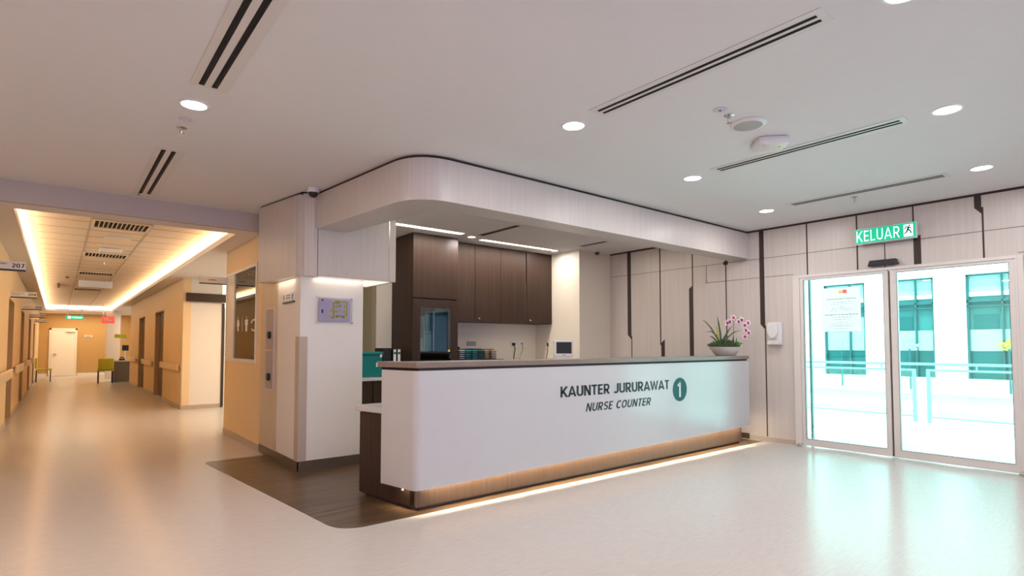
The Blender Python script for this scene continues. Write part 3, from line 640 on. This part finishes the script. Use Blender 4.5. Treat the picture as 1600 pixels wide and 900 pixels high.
# ============================================================ DOORS, SIGNS ON THE DOOR WALL
fr = struct(B(XW-.03, XW+.10, 3.30, 3.384, 0, 2.165).box(XW-.03, XW+.10, 1.166, 1.185, 0, 2.165).box(XW-.03, XW-.001, 1.12, 1.165, 0, 2.165).box(XW-.03, XW+.10, 1.166, 3.384, 2.166, 2.199).box(XW-.03, XW-.001, 1.12, 1.165, 2.166, 2.199).build('trim_8', 'alu'))
def leafd(y0, y1, sl_, sr, nm, X0):
    d = struct(B(X0, X0+.045, y0, y0+sr, .012, 2.163).box(X0, X0+.045, y1-sl_, y1, .012, 2.163).box(X0, X0+.045, y0+sr, y1-sl_, .012, .10).box(X0, X0+.045, y0+sr, y1-sl_, 2.13, 2.163).build(nm, 'alu'))
    B(X0+.018, X0+.026, y0+sr, y1-sl_, .10, 2.13).build('glass_pane', 'glass', d)
    B(X0-.002, X0, y0+sr-.004, y0+sr, .10, 2.13).box(X0-.002, X0, y1-sl_, y1-sl_+.004, .10, 2.13).box(X0-.002, X0, y0+sr, y1-sl_, .096, .10).box(X0-.002, X0, y0+sr, y1-sl_, 2.13, 2.134).build('gasket', 'ink', d)
    return d
leafd(2.303, 3.298, .045, .05, 'door_1', XW-.02)
leafd(1.187, 2.282, .07, .05, 'door_2', XW-.02)
struct(B(XW+.03, XW+.06, 2.26, 2.32, 0.01, 2.16).build('trim_9', 'black'))
struct(B(XW+.05, XW+.09, 3.20, 3.225, 0, 2.16).build('trim_10', 'rail_steel'))
fs = thing('floor_stop', 'small steel floor guide at the left foot of the sliding doors', 'door guide', (XW-.07, 3.33, 0)); B(XW-.10, XW-.032, 3.29, 3.35, .002, .035).build('block', 'steel', fs, bevel=.006)
fs = thing('floor_stop', 'small steel floor guide at the right foot of the sliding doors', 'door guide', (XW-.07, 1.16, 0)); B(XW-.10, XW-.032, 1.13, 1.20, .002, .035).build('block', 'steel', fs, bevel=.006)
po = thing('notice_poster', 'pale notice sheet with small text stuck on the left glass door', 'poster', (XW-.01, 2.8, 1.5))
X = XW-.0125
B(X, X+.0008, 2.595, 3.045, 1.462, 2.005).build('sheet', 'poster', po)
lg = MB()
B(X-.001, X, 2.795, 2.835, 1.93, 1.965).build('logo', 'yellow_map', po); B(X-.001, X, 2.745, 2.79, 1.93, 1.975).build('logo', 'red_sign', po)
tl = MB()
random.seed(3)
for k, (z, wd, th) in enumerate(((1.86, .32, .009), (1.825, .18, .005), (1.80, .22, .004), (1.77, .06, .004), (1.745, .20, .005), (1.72, .24, .004), (1.665, .36, .009), (1.635, .20, .005), (1.605, .16, .004), (1.575, .08, .004), (1.55, .22, .004), (1.525, .26, .005), (1.495, .16, .004))):
    yy = 2.82+wd/2
    while yy > 2.82-wd/2:
        L = random.uniform(.015, .045); tl.box(X-.001, X, yy-L, yy, z, z+th); yy -= L+.008
tl.build('text_lines', 'mauve', po)
ks = thing('exit_sign', 'lit green KELUAR exit sign above the glass doors', 'exit sign', (7.42, 2.3, 2.5))
XS = 7.40
def pz(y): return (2.605-y)*-.0
B(XS, XS+.045, 1.985, 2.608, 2.492, 2.672).build('casing', 'white', ks, bevel=.003)
B(XS-.002, XS, 1.991, 2.602, 2.500, 2.666).build('face', 'green_sign', ks)
glyphs('lettering', 'KELUAR', 'sign_white', ks, (XS-.0022, 2.588, 2.518), .445, .130, stroke=.09, gap=.14, face='-x', depth=.0015)
pic = B(XS-.004, XS-.002, 2.015, 2.105, 2.515, 2.65).build('pictogram', 'sign_white', ks)
pm = MB(); X = XS-.006
def yzpoly(mb, P, X0, X1):
    a = [mb.bm.verts.new((X0, p[0], p[1])) for p in P]; b = [mb.bm.verts.new((X1, p[0], p[1])) for p in P]
    mb.bm.faces.new(a); mb.bm.faces.new(b[::-1])
    for i in range(len(P)): mb.bm.faces.new((a[i], a[(i+1) % len(P)], b[(i+1) % len(P)], b[i]))
pm.lathe([(.009, -.001), (.009, .001)], (X, 2.048, 2.636), 'x', 12)
def limb(y0, z0, y1, z1, t):
    d = Vector((y1-y0, z1-z0)).normalized(); nn = Vector((-d.y, d.x))*t
    yzpoly(pm, [(y0+nn.x, z0+nn.y), (y1+nn.x, z1+nn.y), (y1-nn.x, z1-nn.y), (y0-nn.x, z0-nn.y)], X-.001, X+.001)
limb(2.055, 2.625, 2.066, 2.588, .009); limb(2.055, 2.62, 2.085, 2.622, .005); limb(2.085, 2.622, 2.095, 2.60, .005); limb(2.052, 2.615, 2.032, 2.60, .005)
limb(2.064, 2.592, 2.040, 2.575, .007); limb(2.040, 2.575, 2.034, 2.545, .006); limb(2.066, 2.59, 2.078, 2.560, .007); limb(2.078, 2.56, 2.100, 2.550, .006)
pm.build('running_figure', 'teal_paint', pic)
B(XS+.045, XW-.004, 2.02, 2.06, 2.56, 2.60).box(XS+.045, XW-.004, 2.52, 2.56, 2.56, 2.60).build('bracket', 'black', ks)
sn = thing('door_sensor', 'black motion sensor bar above the sliding glass doors', 'sensor', (7.45, 2.34, 2.22))
mb = MB(); yzpoly(mb, [(2.185, 2.225), (2.495, 2.225), (2.475, 2.290), (2.205, 2.290)], XW-.065, XW-.004); mb.build('housing', 'black', sn, bevel=.006)
B(XW-.067, XW-.0655, 2.24, 2.44, 2.238, 2.265).build('lens', 'screen', sn)
dp = thing('soap_dispenser', 'white hand sanitiser dispenser on the panelled wall by the door', 'dispenser', (7.45, 3.62, 1.29))
B(XW-.05, XW-.004, 3.535, 3.72, 1.30, 1.60).build('back_plate', 'white', dp, bevel=.008)
mb = MB(); yzpoly(mb, [(3.572, 1.58), (3.702, 1.58), (3.708, 1.46), (3.665, 1.385), (3.608, 1.385), (3.566, 1.46)], XW-.105, XW-.051); mb.build('cover', 'white', dp, bevel=.012)
B(XW-.09, XW-.051, 3.55, 3.71, 1.30, 1.352).build('nozzle_block', 'vent_frame', dp, bevel=.008)

# ============================================================ PILLAR ITEMS
sr = thing('socket_recess', 'tall mauve recess panel with two round sockets on the pillar side', 'recess panel', (1.937, 6.9, .77))
def rrect(y0, y1, z0, z1, r):
    return rounded([(y0, z0), (y1, z0), (y1, z1), (y0, z1)], [r]*4, 5)
mb = MB(); yzpoly(mb, rrect(6.735, 7.055, .77, 1.73, .05), 1.931, 1.9368); mb.build('rim', 'lilac_white', sr)
mb = MB(); yzpoly(mb, rrect(6.75, 7.04, .785, 1.715, .04), 1.928, 1.9308); mb.build('panel', 'mauve', sr)
B(1.915, 1.9275, 6.75, 7.04, 1.225, 1.245).build('divider', 'tan', sr)
for z in (1.41, .925):
    MB().lathe([(.035, -.03), (.045, -.02), (.045, 0)], (1.9278, 6.87, z), 'x', 24).build('round_socket', 'black', sr, smooth=True)
ps = thing('toilet_sign', 'small white toilet sign plate high on the pillar side', 'sign', (1.94, 6.24, 1.75))
B(1.930, 1.944, 6.055, 6.42, 1.765, 1.855).build('plate', 'paper', ps); B(1.928, 1.944, 6.05, 6.425, 1.748, 1.764).build('base_strip', 'ink', ps)
mb = MB(); person_icon(mb, 1.929, 6.385, 1.78, .065, True); person_icon(mb, 1.929, 6.09, 1.78, .065, False)
for z in (1.825, 1.80): mb.box(1.928, 1.930, 6.17, 6.30, z, z+.008)
mb.build('pictograms', 'ink', ps)
mp_ = thing('floor_plan_sign', 'lilac floor plan under clear acrylic on the white pillar', 'map', (2.3, 5.87, 1.53))
B(2.115, 2.50, 5.862, 5.866, 1.535, 1.80).build('acrylic_plate', 'acrylic', mp_)
B(2.135, 2.465, 5.868, 5.872, 1.55, 1.785).build('sheet', 'lilac_map', mp_)
mb = MB(); random.seed(11)
for x0, x1, z0, z1 in ((2.28, 2.30, 1.60, 1.76), (2.30, 2.36, 1.735, 1.77), (2.31, 2.33, 1.69, 1.72), (2.34, 2.38, 1.70, 1.725), (2.36, 2.42, 1.75, 1.765), (2.43, 2.445, 1.60, 1.755), (2.40, 2.425, 1.69, 1.72), (2.25, 2.28, 1.655, 1.675), (2.30, 2.34, 1.64, 1.665), (2.26, 2.30, 1.58, 1.60), (2.31, 2.36, 1.59, 1.615), (2.37, 2.42, 1.585, 1.61), (2.40, 2.42, 1.63, 1.67), (2.24, 2.255, 1.57, 1.62)):
    mb.box(x0, x1, 5.8668, 5.8676, z0, z1)
for k in range(34):
    x0 = random.uniform(2.25, 2.43); z0 = random.choice((1.575, 1.60, 1.74, 1.76)) if k % 2 else random.uniform(1.58, 1.76); mb.box(x0, x0+random.uniform(.006, .018), 5.8668, 5.8676, z0, z0+random.uniform(.006, .016))
mb.build('plan_rooms', 'yellow_map', mp_)
MB().lathe([(.012, -.0006), (.012, .0006)], (2.17, 5.8668, 1.77), 'y', 16).build('red_mark', 'petal2', mp_); B(2.16, 2.18, 5.8666, 5.8676, 1.63, 1.67).build('green_mark', 'teal_paint', mp_)
for x in (2.115, 2.50):
    for z in (1.535, 1.80): MB().lathe([(.010, -.02), (.010, .0)], (x, 5.879, z), 'y', 14).build('standoff', 'steel', mp_)
def dome(x, y, r, lb, m1='white', z=CZ):
    t = thing('dome_camera', lb, 'camera', (x, y, z))
    MB().lathe([(r, z-.001), (r, z-.03), (r*.9, z-.045)], (x, y, 0), seg=28).build('housing', m1, t, smooth=True)
    MB().lathe([(r*.8, z-.0455), (r*.72, z-.07), (r*.4, z-.09), (.003, z-.096)], (x, y, 0), seg=28).build('dome', 'black', t, smooth=True)
dome(1.99, 5.68, .06, 'white dome camera with dark lens at the corner of the beam')
dome(6.95, 6.33, .05, 'dark dome camera on the ceiling inside the nurse station', 'vent_frame')
# projecting toilets sign, header board
tg = thing('corridor_sign', 'white hanging sign projecting from the corridor wall before the toilets', 'sign', (1.7, 9.15, 2.2))
B(1.575, 1.944, 9.14, 9.155, 2.205, 2.30).build('board', 'paper', tg); B(1.575, 1.944, 9.138, 9.157, 2.19, 2.204).build('base_strip', 'ink', tg)
B(1.70, 1.80, 9.137, 9.1395, 2.245, 2.26).build('caption', 'mauve', tg)
struct(B(2.02, 2.76, 13.0, 13.09, 2.20, 2.37).build('trim_11', 'brown'))

# ============================================================ CEILING FITTINGS
def downlight(x, y, lb, r=.09, z=CZ, p=11, grp=None, dia=None):
    t = thing('ceiling_light', lb, 'ceiling light', (x, y, z), grp)
    MB().lathe([(r, z-.0005), (r, z-.006), (r*.86, z-.008), (r*.84, z-.0045), (r*.84, z-.0005)], (x, y, 0), seg=36, close=False).build('bezel', 'white', t, smooth=True)
    MB().lathe([(.84*r, z-.004), (.84*r, z-.002)], (x, y, 0), seg=36).build('diffuser', 'glow', t)
    if p: area('downlight_lamp', (x, y, z-.012), (2*r*.8, 0), p, DL, shape='DISK')
    return t
downlight(.667, 4.19, 'round lit ceiling light between the two slot vents at the left')
downlight(2.886, 2.85, 'round lit ceiling light in front of the long linear slot')
downlight(4.685, 3.04, 'round lit ceiling light past the exit light, above the counter front')
downlight(6.507, 3.23, 'round lit ceiling light farthest back near the beam end')
downlight(4.665, 1.054, 'large round lit ceiling light at the upper right')
downlight(6.44, 1.22, 'round lit ceiling light above the right of the glass doors')
downlight(2.945, .80, 'round lit ceiling light cut by the top edge', r=.10)
for x, y in ((-1.3, 4.2), (-1.3, 1.5), (-2.9, 3.0)): area('lounge_warm_fill', (x, y, CZ-.012), (.15, 0), 20, (1, .62, .34), shape='DISK')  # hidden lamps added to warm the left of the ceiling
for x, y in ((.7, 1.0), (.7, -2.2), (3, -2.2), (4.9, -2.2), (6.6, -1.5)): area('lobby_fill', (x, y, CZ-.012), (.15, 0), 12, DL, shape='DISK')  # extra unseen lamps added as fill, without fittings
NG = None
downlight(4.70, 6.75, 'round lit ceiling light over the tall cabinet, between the strips', r=.065, p=9)
downlight(6.455, 6.84, 'round lit ceiling light by the cream column', r=.065, p=3)
for x, y in ((3.4, 5.0), (5.2, 5.2), (6.6, 5.2)): area('station_downlight', (x, y, CZ-.012), (.12, 0), 5, (1, .86, .70), shape='DISK')
def strip(x0, x1, y0, y1, lb, p):
    t = thing('ceiling_light_strip', lb, 'light strip', ((x0+x1)/2, (y0+y1)/2, CZ))
    B(x0-.012, x1+.012, y0-.012, y1+.012, CZ-.003, CZ-.0005).build('frame', 'white', t); B(x0, x1, y0, y1, CZ-.005, CZ-.0035).build('diffuser', 'glow_warm', t)
    area('strip_lamp', ((x0+x1)/2, (y0+y1)/2, CZ-.009), (x1-x0, y1-y0), p, (1, .87, .72))
strip(3.30, 4.47, 6.60, 6.70, 'long lit ceiling strip above the tall brown cabinet', 13)
strip(4.93, 6.36, 6.80, 6.88, 'long lit ceiling strip before the brown wall cabinet', 15)
def vent(x0, x1, y0, y1, lb, slots, along='y', z=CZ):
    t = thing('slot_vent', lb, 'air vent', ((x0+x1)/2, (y0+y1)/2, z))
    f = MB(); f.box(x0, x1, y0, y1, z-.004, z-.0005)
    f.build('frame', 'vent_frame', t)
    for a, b in slots:
        s = B(a, b, y0+.04, y1-.04, z-.0055, z-.0042).build('slot', 'void', t)
        m = (a+b)/2; B(m-.0015+.006, m+.0015+.006, y0+.04, y1-.04, z-.0075, z-.0057).build('blade', 'black', s)
vent(.585, .80, 2.25, 3.87, 'slot air vent with two black slots at the upper left', ((.630, .662), (.702, .734)))
vent(.575, .79, 5.27, 7.13, 'slot air vent with two black slots nearest the corridor bulkhead', ((.620, .652), (.692, .724)))
vent(2.775, 2.935, 1.10, 2.60, 'long double slot vent left of the smoke detector and speaker', ((2.82, 2.845), (2.872, 2.897)))
vent(4.565, 4.725, 1.28, 2.78, 'long double slot vent beside the white emergency light', ((4.61, 4.635), (4.662, 4.687)))
vent(6.365, 6.525, 1.46, 2.94, 'long double slot vent farthest right above the exit sign', ((6.41, 6.435), (6.462, 6.487)))
vent(4.68, 4.79, 5.68, 6.60, 'dark slot vent in the station ceiling by the tall cabinet', ((4.70, 4.735), (4.745, 4.775)))
vent(6.45, 6.56, 5.70, 6.30, 'dark slot vent in the station ceiling by the cream column', ((6.47, 6.50), (6.515, 6.545)))
def sprinkler(x, y, lb, z=CZ, m='steel'):
    t = thing('sprinkler', lb, 'sprinkler', (x, y, z))
    MB().lathe([(.035, z-.0005), (.035, z-.004), (.015, z-.012), (.010, z-.012)], (x, y, 0), seg=24).build('escutcheon', m, t, smooth=True)
    MB().lathe([(.010, z-.012), (.010, z-.035), (.005, z-.045), (.005, z-.050)], (x, y, 0), seg=14).tube([(x-.012, y, z-.03), (x-.014, y, z-.045), (x-.004, y, z-.055)], .003).tube([(x+.012, y, z-.03), (x+.014, y, z-.045), (x+.004, y, z-.055)], .003).build('frame_arms', m, t, smooth=True)
    MB().lathe([(.018, z-.056), (.018, z-.058)], (x, y, 0), seg=16).build('deflector', m, t)
sprinkler(.672, 4.70, 'steel ceiling sprinkler behind the left round ceiling light')
sprinkler(3.60, 2.04, 'steel ceiling sprinkler in front of the round speaker')
sprinkler(6.637, 2.33, 'steel ceiling sprinkler close to the exit sign and far slot')
sprinkler(.66, 13.2, 'tiny ceiling sprinkler among the corridor tiles', 2.895)
def disc(name, x, y, r, lb, cat, mats=('lilac_white', 'mauve'), z=CZ, h=.012):
    t = thing(name, lb, cat, (x, y, z))
    MB().lathe([(r, z-.0005), (r, z-h*.4), (r*.85, z-h)], (x, y, 0), seg=32).build('rim', mats[0], t, smooth=True)
    MB().lathe([(r*.78, z-h-.0003), (r*.74, z-h-.002)], (x, y, 0), seg=32).build('grille', mats[1], t)
    return t
t = disc('emergency_spotlight', .67, 4.50, .05, 'small flush emergency light next to the left sprinkler', 'emergency light', ('lilac_white', 'lilac_white'), h=.005)
MB().lathe([(.01, CZ-.008), (.006, CZ-.012)], (.67, 4.50, 0), seg=10).build('lens', 'petal', t)
t = disc('emergency_spotlight', 3.463, 2.027, .05, 'small lilac flush emergency light in front of the sprinkler and speaker', 'emergency light', ('lilac_white', 'lilac_white'), h=.005)
MB().lathe([(.01, CZ-.008), (.006, CZ-.012)], (3.463, 2.027, 0), seg=10).build('lens', 'black', t)
disc('ceiling_speaker', 3.84, 2.03, .125, 'round white ceiling speaker with grey grille', 'speaker', ('white', 'grille_grey'), h=.02)
disc('ceiling_speaker', .684, 7.03, .07, 'faint flat disc in the ceiling at the corridor bulkhead', 'speaker', ('ceiling', 'ceiling'), h=.006)
el = thing('emergency_light', 'white box shaped emergency light between the speaker and the slot vent', 'emergency light', (4.30, 2.10, CZ))
P = rounded([(4.18, 1.98), (4.42, 1.98), (4.42, 2.22), (4.18, 2.22)], [.05]*4, 6)
mb = MB().prism([(4.30+(x-4.30)*1.0, y) for x, y in P], CZ-.055, CZ-.0005); mb.rot(.75, (4.30, 2.10, CZ)); mb.build('housing', 'white', el, bevel=.012, smooth=True)
MB().lathe([(.022, CZ-.055), (.02, CZ-.062), (.008, CZ-.064)], (4.22, 2.09, 0), seg=18).build('lens', 'vent_frame', el)
MB().lathe([(.014, CZ-.055), (.012, CZ-.060)], (4.33, 2.04, 0), seg=18).build('indicator', 'yellow_map', el)
# corridor ceiling
def grille(x0, x1, y0, y1, lb, nsl=12, z=2.8945):
    t = thing('ceiling_grille', lb, 'air grille', ((x0+x1)/2, (y0+y1)/2, z))
    B(x0, x1, y0, y1, z-.003, z).build('backing', 'void', t)
    f = B(x0-.03, x0, y0-.03, y1+.03, z-.014, z).box(x1, x1+.03, y0-.03, y1+.03, z-.014, z).box(x0, x1, y0-.03, y0, z-.014, z).box(x0, x1, y1, y1+.03, z-.014, z).build('frame', 'tile', t)
    s = MB(); st = (x1-x0)/nsl
    for k in range(1, nsl): s.box(x0+k*st-st*.12, x0+k*st+st*.12, y0, y1, z-.012, z-.0035)
    s.build('louvres', 'tile', t)
grille(.34, .92, 8.85, 9.35, 'corridor ceiling grille nearest the bulkhead')
grille(.34, .92, 12.0, 12.5, 'second corridor ceiling grille, past the round speaker')
grille(.34, .92, 15.2, 15.7, 'third corridor ceiling grille, before the hanging white box')
grille(.34, .92, 19.6, 20.2, 'fourth corridor ceiling grille, beyond the hanging white box')
disc('ceiling_speaker', .66, 10.2, .17, 'round cream ceiling speaker in the corridor tiles', 'speaker', ('white', 'tile'), 2.8945, .02)
disc('ceiling_speaker', .66, 18.6, .17, 'far round cream ceiling speaker near the end of the corridor', 'speaker', ('white', 'tile'), 2.8945, .02)
t = thing('emergency_light', 'small white emergency light box on the corridor ceiling', 'emergency light', (.66, 11.5, 2.8)); B(.50, .80, 11.3, 11.6, 2.83, 2.8945).build('housing', 'white', t, bevel=.01); B(.56, .62, 11.298, 11.2999, 2.845, 2.865).build('lens', 'vent_frame', t)
t = thing('hanging_sign_box', 'wide white box hanging under the corridor ceiling', 'sign box', (.68, 17.0, 2.7)); B(.36, 1.02, 16.9, 17.0, 2.70, 2.86).build('box', 'white', t, bevel=.005); B(.45, .47, 16.94, 16.96, 2.861, 2.8945).box(.91, .93, 16.94, 16.96, 2.861, 2.8945).build('hanger', 'white', t)
t = thing('ceiling_fixture', 'small dark fixture on the left of the far corridor ceiling', 'fixture', (.0, 19.5, 2.85)); B(-.04, .02, 18.4, 19.6, 2.87, 2.8945).build('track', 'dark_jamb', t); MB().lathe([(.04, 2.8945), (.03, 2.86)], (.14, 16.6, 0), seg=16).build('spot', 'dark_jamb', t)
t = thing('exit_sign', 'small green exit sign at the far corridor end', 'exit sign', (.55, 28.35, 2.4)); B(.24, .80, 28.33, 28.38, 2.35, 2.50).build('casing', 'green_sign', t); B(.30, .40, 28.325, 28.3295, 2.38, 2.47).box(.44, .75, 28.325, 28.3295, 2.40, 2.45).build('lettering', 'sign_white', t)
B(.30, .32, 28.35, 28.36, 2.501, 2.899).box(.72, .74, 28.35, 28.36, 2.501, 2.899).build('rod', 'steel', t)
t = thing('red_sign', 'small red hanging sign at the far right of the corridor', 'sign', (1.50, 26.2, 2.3)); B(1.28, 1.68, 26.20, 26.24, 2.15, 2.42).build('board', 'red_sign', t); B(1.33, 1.60, 26.195, 26.1995, 2.25, 2.27).box(1.36, 1.50, 26.195, 26.1995, 2.31, 2.34).build('lettering', 'white', t)
B(1.32, 1.34, 26.21, 26.22, 2.421, 2.899).box(1.62, 1.64, 26.21, 26.22, 2.421, 2.899).build('rod', 'steel', t)
t = thing('wall_plate', 'small silver plate on the ochre end wall beside the white door', 'plate', (1.05, 30.98, 1.7)); B(.93, 1.20, 30.97, 30.998, 1.68, 1.76).build('plate', 'vent_frame', t); B(.98, 1.15, 30.966, 30.9698, 1.71, 1.73).build('text_line', 'ink', t)

# room number signs on the left wall
for y_, num, lb in ((7.95, '207', 'projecting room sign 207 with black lower edge, nearest'), (12.32, '208', 'projecting room sign 208 above the second left doorway'), (16.25, '209', 'third projecting room sign along the left wall'), (20.6, '210', 'fourth projecting room sign along the left wall'), (24.5, '211', 'farthest projecting room sign on the left wall')):
    t = thing('room_sign', lb, 'room sign', (-.45, y_, 2.08), None)
    B(-.619, -.285, y_-.006, y_+.006, 2.098, 2.182).build('board', 'paper', t); B(-.619, -.283, y_-.008, y_+.008, 2.078, 2.0975).build('base_strip', 'ink', t)
    glyphs('number', num, 'ink', t, (-.395, y_-.0062, 2.115), .100, .045, stroke=.19, gap=.14, depth=.0008)
    if num == '207': glyphs('caption', 'WARD UNIT', 'ink', t, (-.60, y_-.0062, 2.145), .165, .016, stroke=.16, depth=.0008)
    else: B(-.605, -.45, y_-.0075, y_-.0062, 2.15, 2.158).box(-.605, -.50, y_-.0075, y_-.0062, 2.125, 2.133).build('caption', 'mauve', t)
# handrails
def hrail(x, s, y0, y1, lb):
    t = thing('handrail', lb, 'handrail', (x, y0, .78)); a, b = sorted((x+s*.035, x+s*.085))
    B(a, b, y0, y1, .78, .92).build('rail', 'rail', t, bevel=.012)
    for yy in (y0+.1, y1-.1): B(min(x, x+s*.035)+.0005, max(x, x+s*.035)-.0005, yy-.03, yy+.03, .82, .88).build('bracket', 'skirt', t)
for i, (y0, y1) in enumerate(((9.35, 12.05), (13.65, 16.1), (17.65, 20.4), (22.0, 24.25))):
    hrail(-.62, 1, y0, y1, 'timber coloured handrail on the left corridor wall, ' + ('nearest piece', 'second piece', 'third piece', 'farthest piece')[i])
for i, (y0, y1) in enumerate(((13.25, 15.65), (17.4, 19.4), (21.1, 23.5))):
    hrail(1.98, -1, y0, y1, 'timber coloured handrail on the right corridor wall, ' + ('nearest the corner', 'between the two doorways', 'beyond both doorways')[i])
# reception desk, chair etc. far down the corridor
dk = thing('reception_desk', 'dark desk with pale top at the far end of the corridor', 'desk', (1.8, 24.7, 0))
B(1.60, 2.6, 24.5, 25.2, .0, .73).build('body', 'dark_jamb', dk); B(1.57, 2.63, 24.47, 25.23, .731, .775).build('desk_top', 'tan', dk)
t = thing('monitor', 'small dark screen on the far reception desk', 'monitor', (1.9, 24.8, .776)); B(1.84, 2.04, 24.80, 24.83, 1.12, 1.32).build('screen', 'screen', t, bevel=.01); B(1.915, 1.955, 24.81, 24.84, .79, 1.12).box(1.86, 2.0, 24.75, 24.9, .7765, .79).build('stand', 'white', t)
t = thing('telephone', 'dark telephone on the far reception desk', 'telephone', (1.78, 24.65, .776)); B(1.74, 1.92, 24.56, 24.72, .7765, .83).build('base', 'black', t, bevel=.01); MB().tube([(1.76, 24.60, .85), (1.83, 24.60, .89), (1.90, 24.60, .85)], .022).build('handset', 'black', t)
t = thing('desk_lamp', 'small lime and white sign board above the far desk', 'sign', (1.85, 26.3, 1.5)); B(1.72, 2.12, 26.60, 26.62, 1.60, 1.74).build('board', 'lime', t); B(1.84, 2.12, 26.59, 26.62, 1.52, 1.58).build('lower_strip', 'white', t); B(1.90, 1.92, 26.605, 26.615, 1.74, 2.679).build('rod', 'steel', t)
t.name = 'hanging_sign'
for x_, y_, a_, lb, sc in ((1.33, 24.15, 0, 'lime green chair at the far desk seen from behind', 1), (-.34, 26.4, math.radians(-90), 'lime chair against the far left wall', .8)):
    t = thing('side_chair', lb, 'chair', (x_, y_, 0))
    def K(mb): return mb.rot(a_, (x_, y_, 0))
    K(B(x_-.23, x_+.23, y_-.20, y_+.22, .42, .47)).build('seat', 'lime', t, bevel=.01)
    K(B(x_-.22, x_+.22, y_-.25, y_-.20, .47, .86)).build('backrest', 'lime', t, bevel=.02)
    for a in (-.20, .20):
        for b in (-.215, .18): K(B(x_+a-.015, x_+a+.015, y_+b-.015, y_+b+.015, .0005, .42)).build('leg', 'black', t)

# ============================================================ OUTSIDE
gr = struct(B(7.6, 11.6, -4, 12, -.15, -.005).build('ground_walkway', 'ext_floor'))
rl = thing('railing', 'pale steel and glass railing along the outdoor walkway', 'railing', (11.4, 3, 0))
B(11.38, 11.44, -4, 3.02, .955, 1.0).box(11.38, 11.44, 3.02, 12, .955, 1.0).build('handrail', 'rail_steel', rl, bevel=.008)
for y0, y1 in ((-.6, 2.98), (3.13, 6.6), (6.75, 10.2)):
    f = B(11.39, 11.42, y0, y1, .86, .895).box(11.385, 11.425, y0, y0+.05, 0.0, .86).box(11.385, 11.425, y1-.05, y1, 0.0, .86).box(11.39, 11.42, y0, y1, .08, .10).build('frame', 'rail_steel', rl)
    B(11.402, 11.408, y0+.05, y1-.05, .10, .86).build('glass_panel', 'glass', f)
    for yy in (y0+.5, y0+1.7, y0+2.9): B(11.395, 11.415, yy, yy+.02, .89, .96).build('spacer', 'rail_steel', rl)
FX = 18.0
bl = thing('office_building', 'bright white facade with tall teal windows seen through the doors', 'building', (18.5, 5, -4))
WN = [(6.13, 7.24), (4.50, 5.62), (2.70, 3.82), (1.0, 2.1), (7.9, 9.0)]
fm = MB(); ys = sorted(WN); prev = -6
for a, b in ys:
    fm.box(FX, FX+.4, prev, a, -4, 5.5); fm.box(FX, FX+.4, a, b, -4, .45); fm.box(FX, FX+.4, a, b, 3.11, 5.5); prev = b
fm.box(FX, FX+.4, prev, 18, -4, 5.5); fm.build('facade_wall', 'ext_white', bl)
B(FX-.10, FX, -6, 18, .02, .12).build('ledge', 'ext_white', bl)
B(FX-.15, FX, -6, 18, -.42, -.34).build('ledge', 'ext_grey', bl)
for i, (a, b) in enumerate(WN):
    f = B(FX+.05, FX+.12, a, a+.045, .45, 3.11).box(FX+.05, FX+.12, b-.045, b, .45, 3.11).box(FX+.05, FX+.12, a, b, 3.06, 3.11).box(FX+.05, FX+.12, a, b, 2.40, 2.45).box(FX+.05, FX+.12, a+.40, a+.435, .45, 3.06).box(FX+.05, FX+.12, a, b, 2.28, 2.31).build('window', 'ext_frame', bl)
    B(FX+.14, FX+.16, a, b, .45, 1.16).build('pane', 'ext_teal', f)
    B(FX+.13, FX+.16, a+.0, b, 1.16, 1.70).build('pane', 'ext_pale', f)
    B(FX+.14, FX+.16, a, b, 2.12, 2.55).build('pane', 'ext_teal2', f)
    B(FX+.14, FX+.16, a, b, 1.70, 2.12).build('pane', 'ext_teal2' if i != 0 else 'ext_pale', f)
    B(FX+.12, FX+.16, a, b, 2.55, 2.66).build('pane', 'ext_white', f)
    B(FX+.14, FX+.16, a, b, 2.66, 3.06).build('pane', 'ext_pale', f)
    B(FX+.125, FX+.139, a+.5, b-.12, 1.72, 2.08).build('pane', 'ext_teal', f)
struct(B(11.6, 60, -30, 40, -4.2, -4).build('ground', 'ext_white'))
for i, (y_, lb) in enumerate(((6.75, 'pale flowering shrub in front of the left facade window'), (5.05, 'pale flowering shrub before the middle facade window'), (3.0, 'yellow green shrub before the right facade window'))):
    pb = thing('balcony_shrub', lb, 'shrub', (17.94, y_, .12)); mb = MB(); random.seed(i)
    for k in range(90):
        a = random.random()*2*PI; r = random.random()*.22; mb.blob((17.935+.03*math.cos(a), y_+r*math.cos(a), 1.32+.14*math.sin(a*3)*random.random()), (.02, .03, .03), 1)
    mb.build('foliage', 'leaf3' if i == 2 else 'ext_pale', pb); MB().tube([(17.95, y_, .1205), (17.95, y_, 1.3)], .02).build('stem', 'ext_frame', pb)
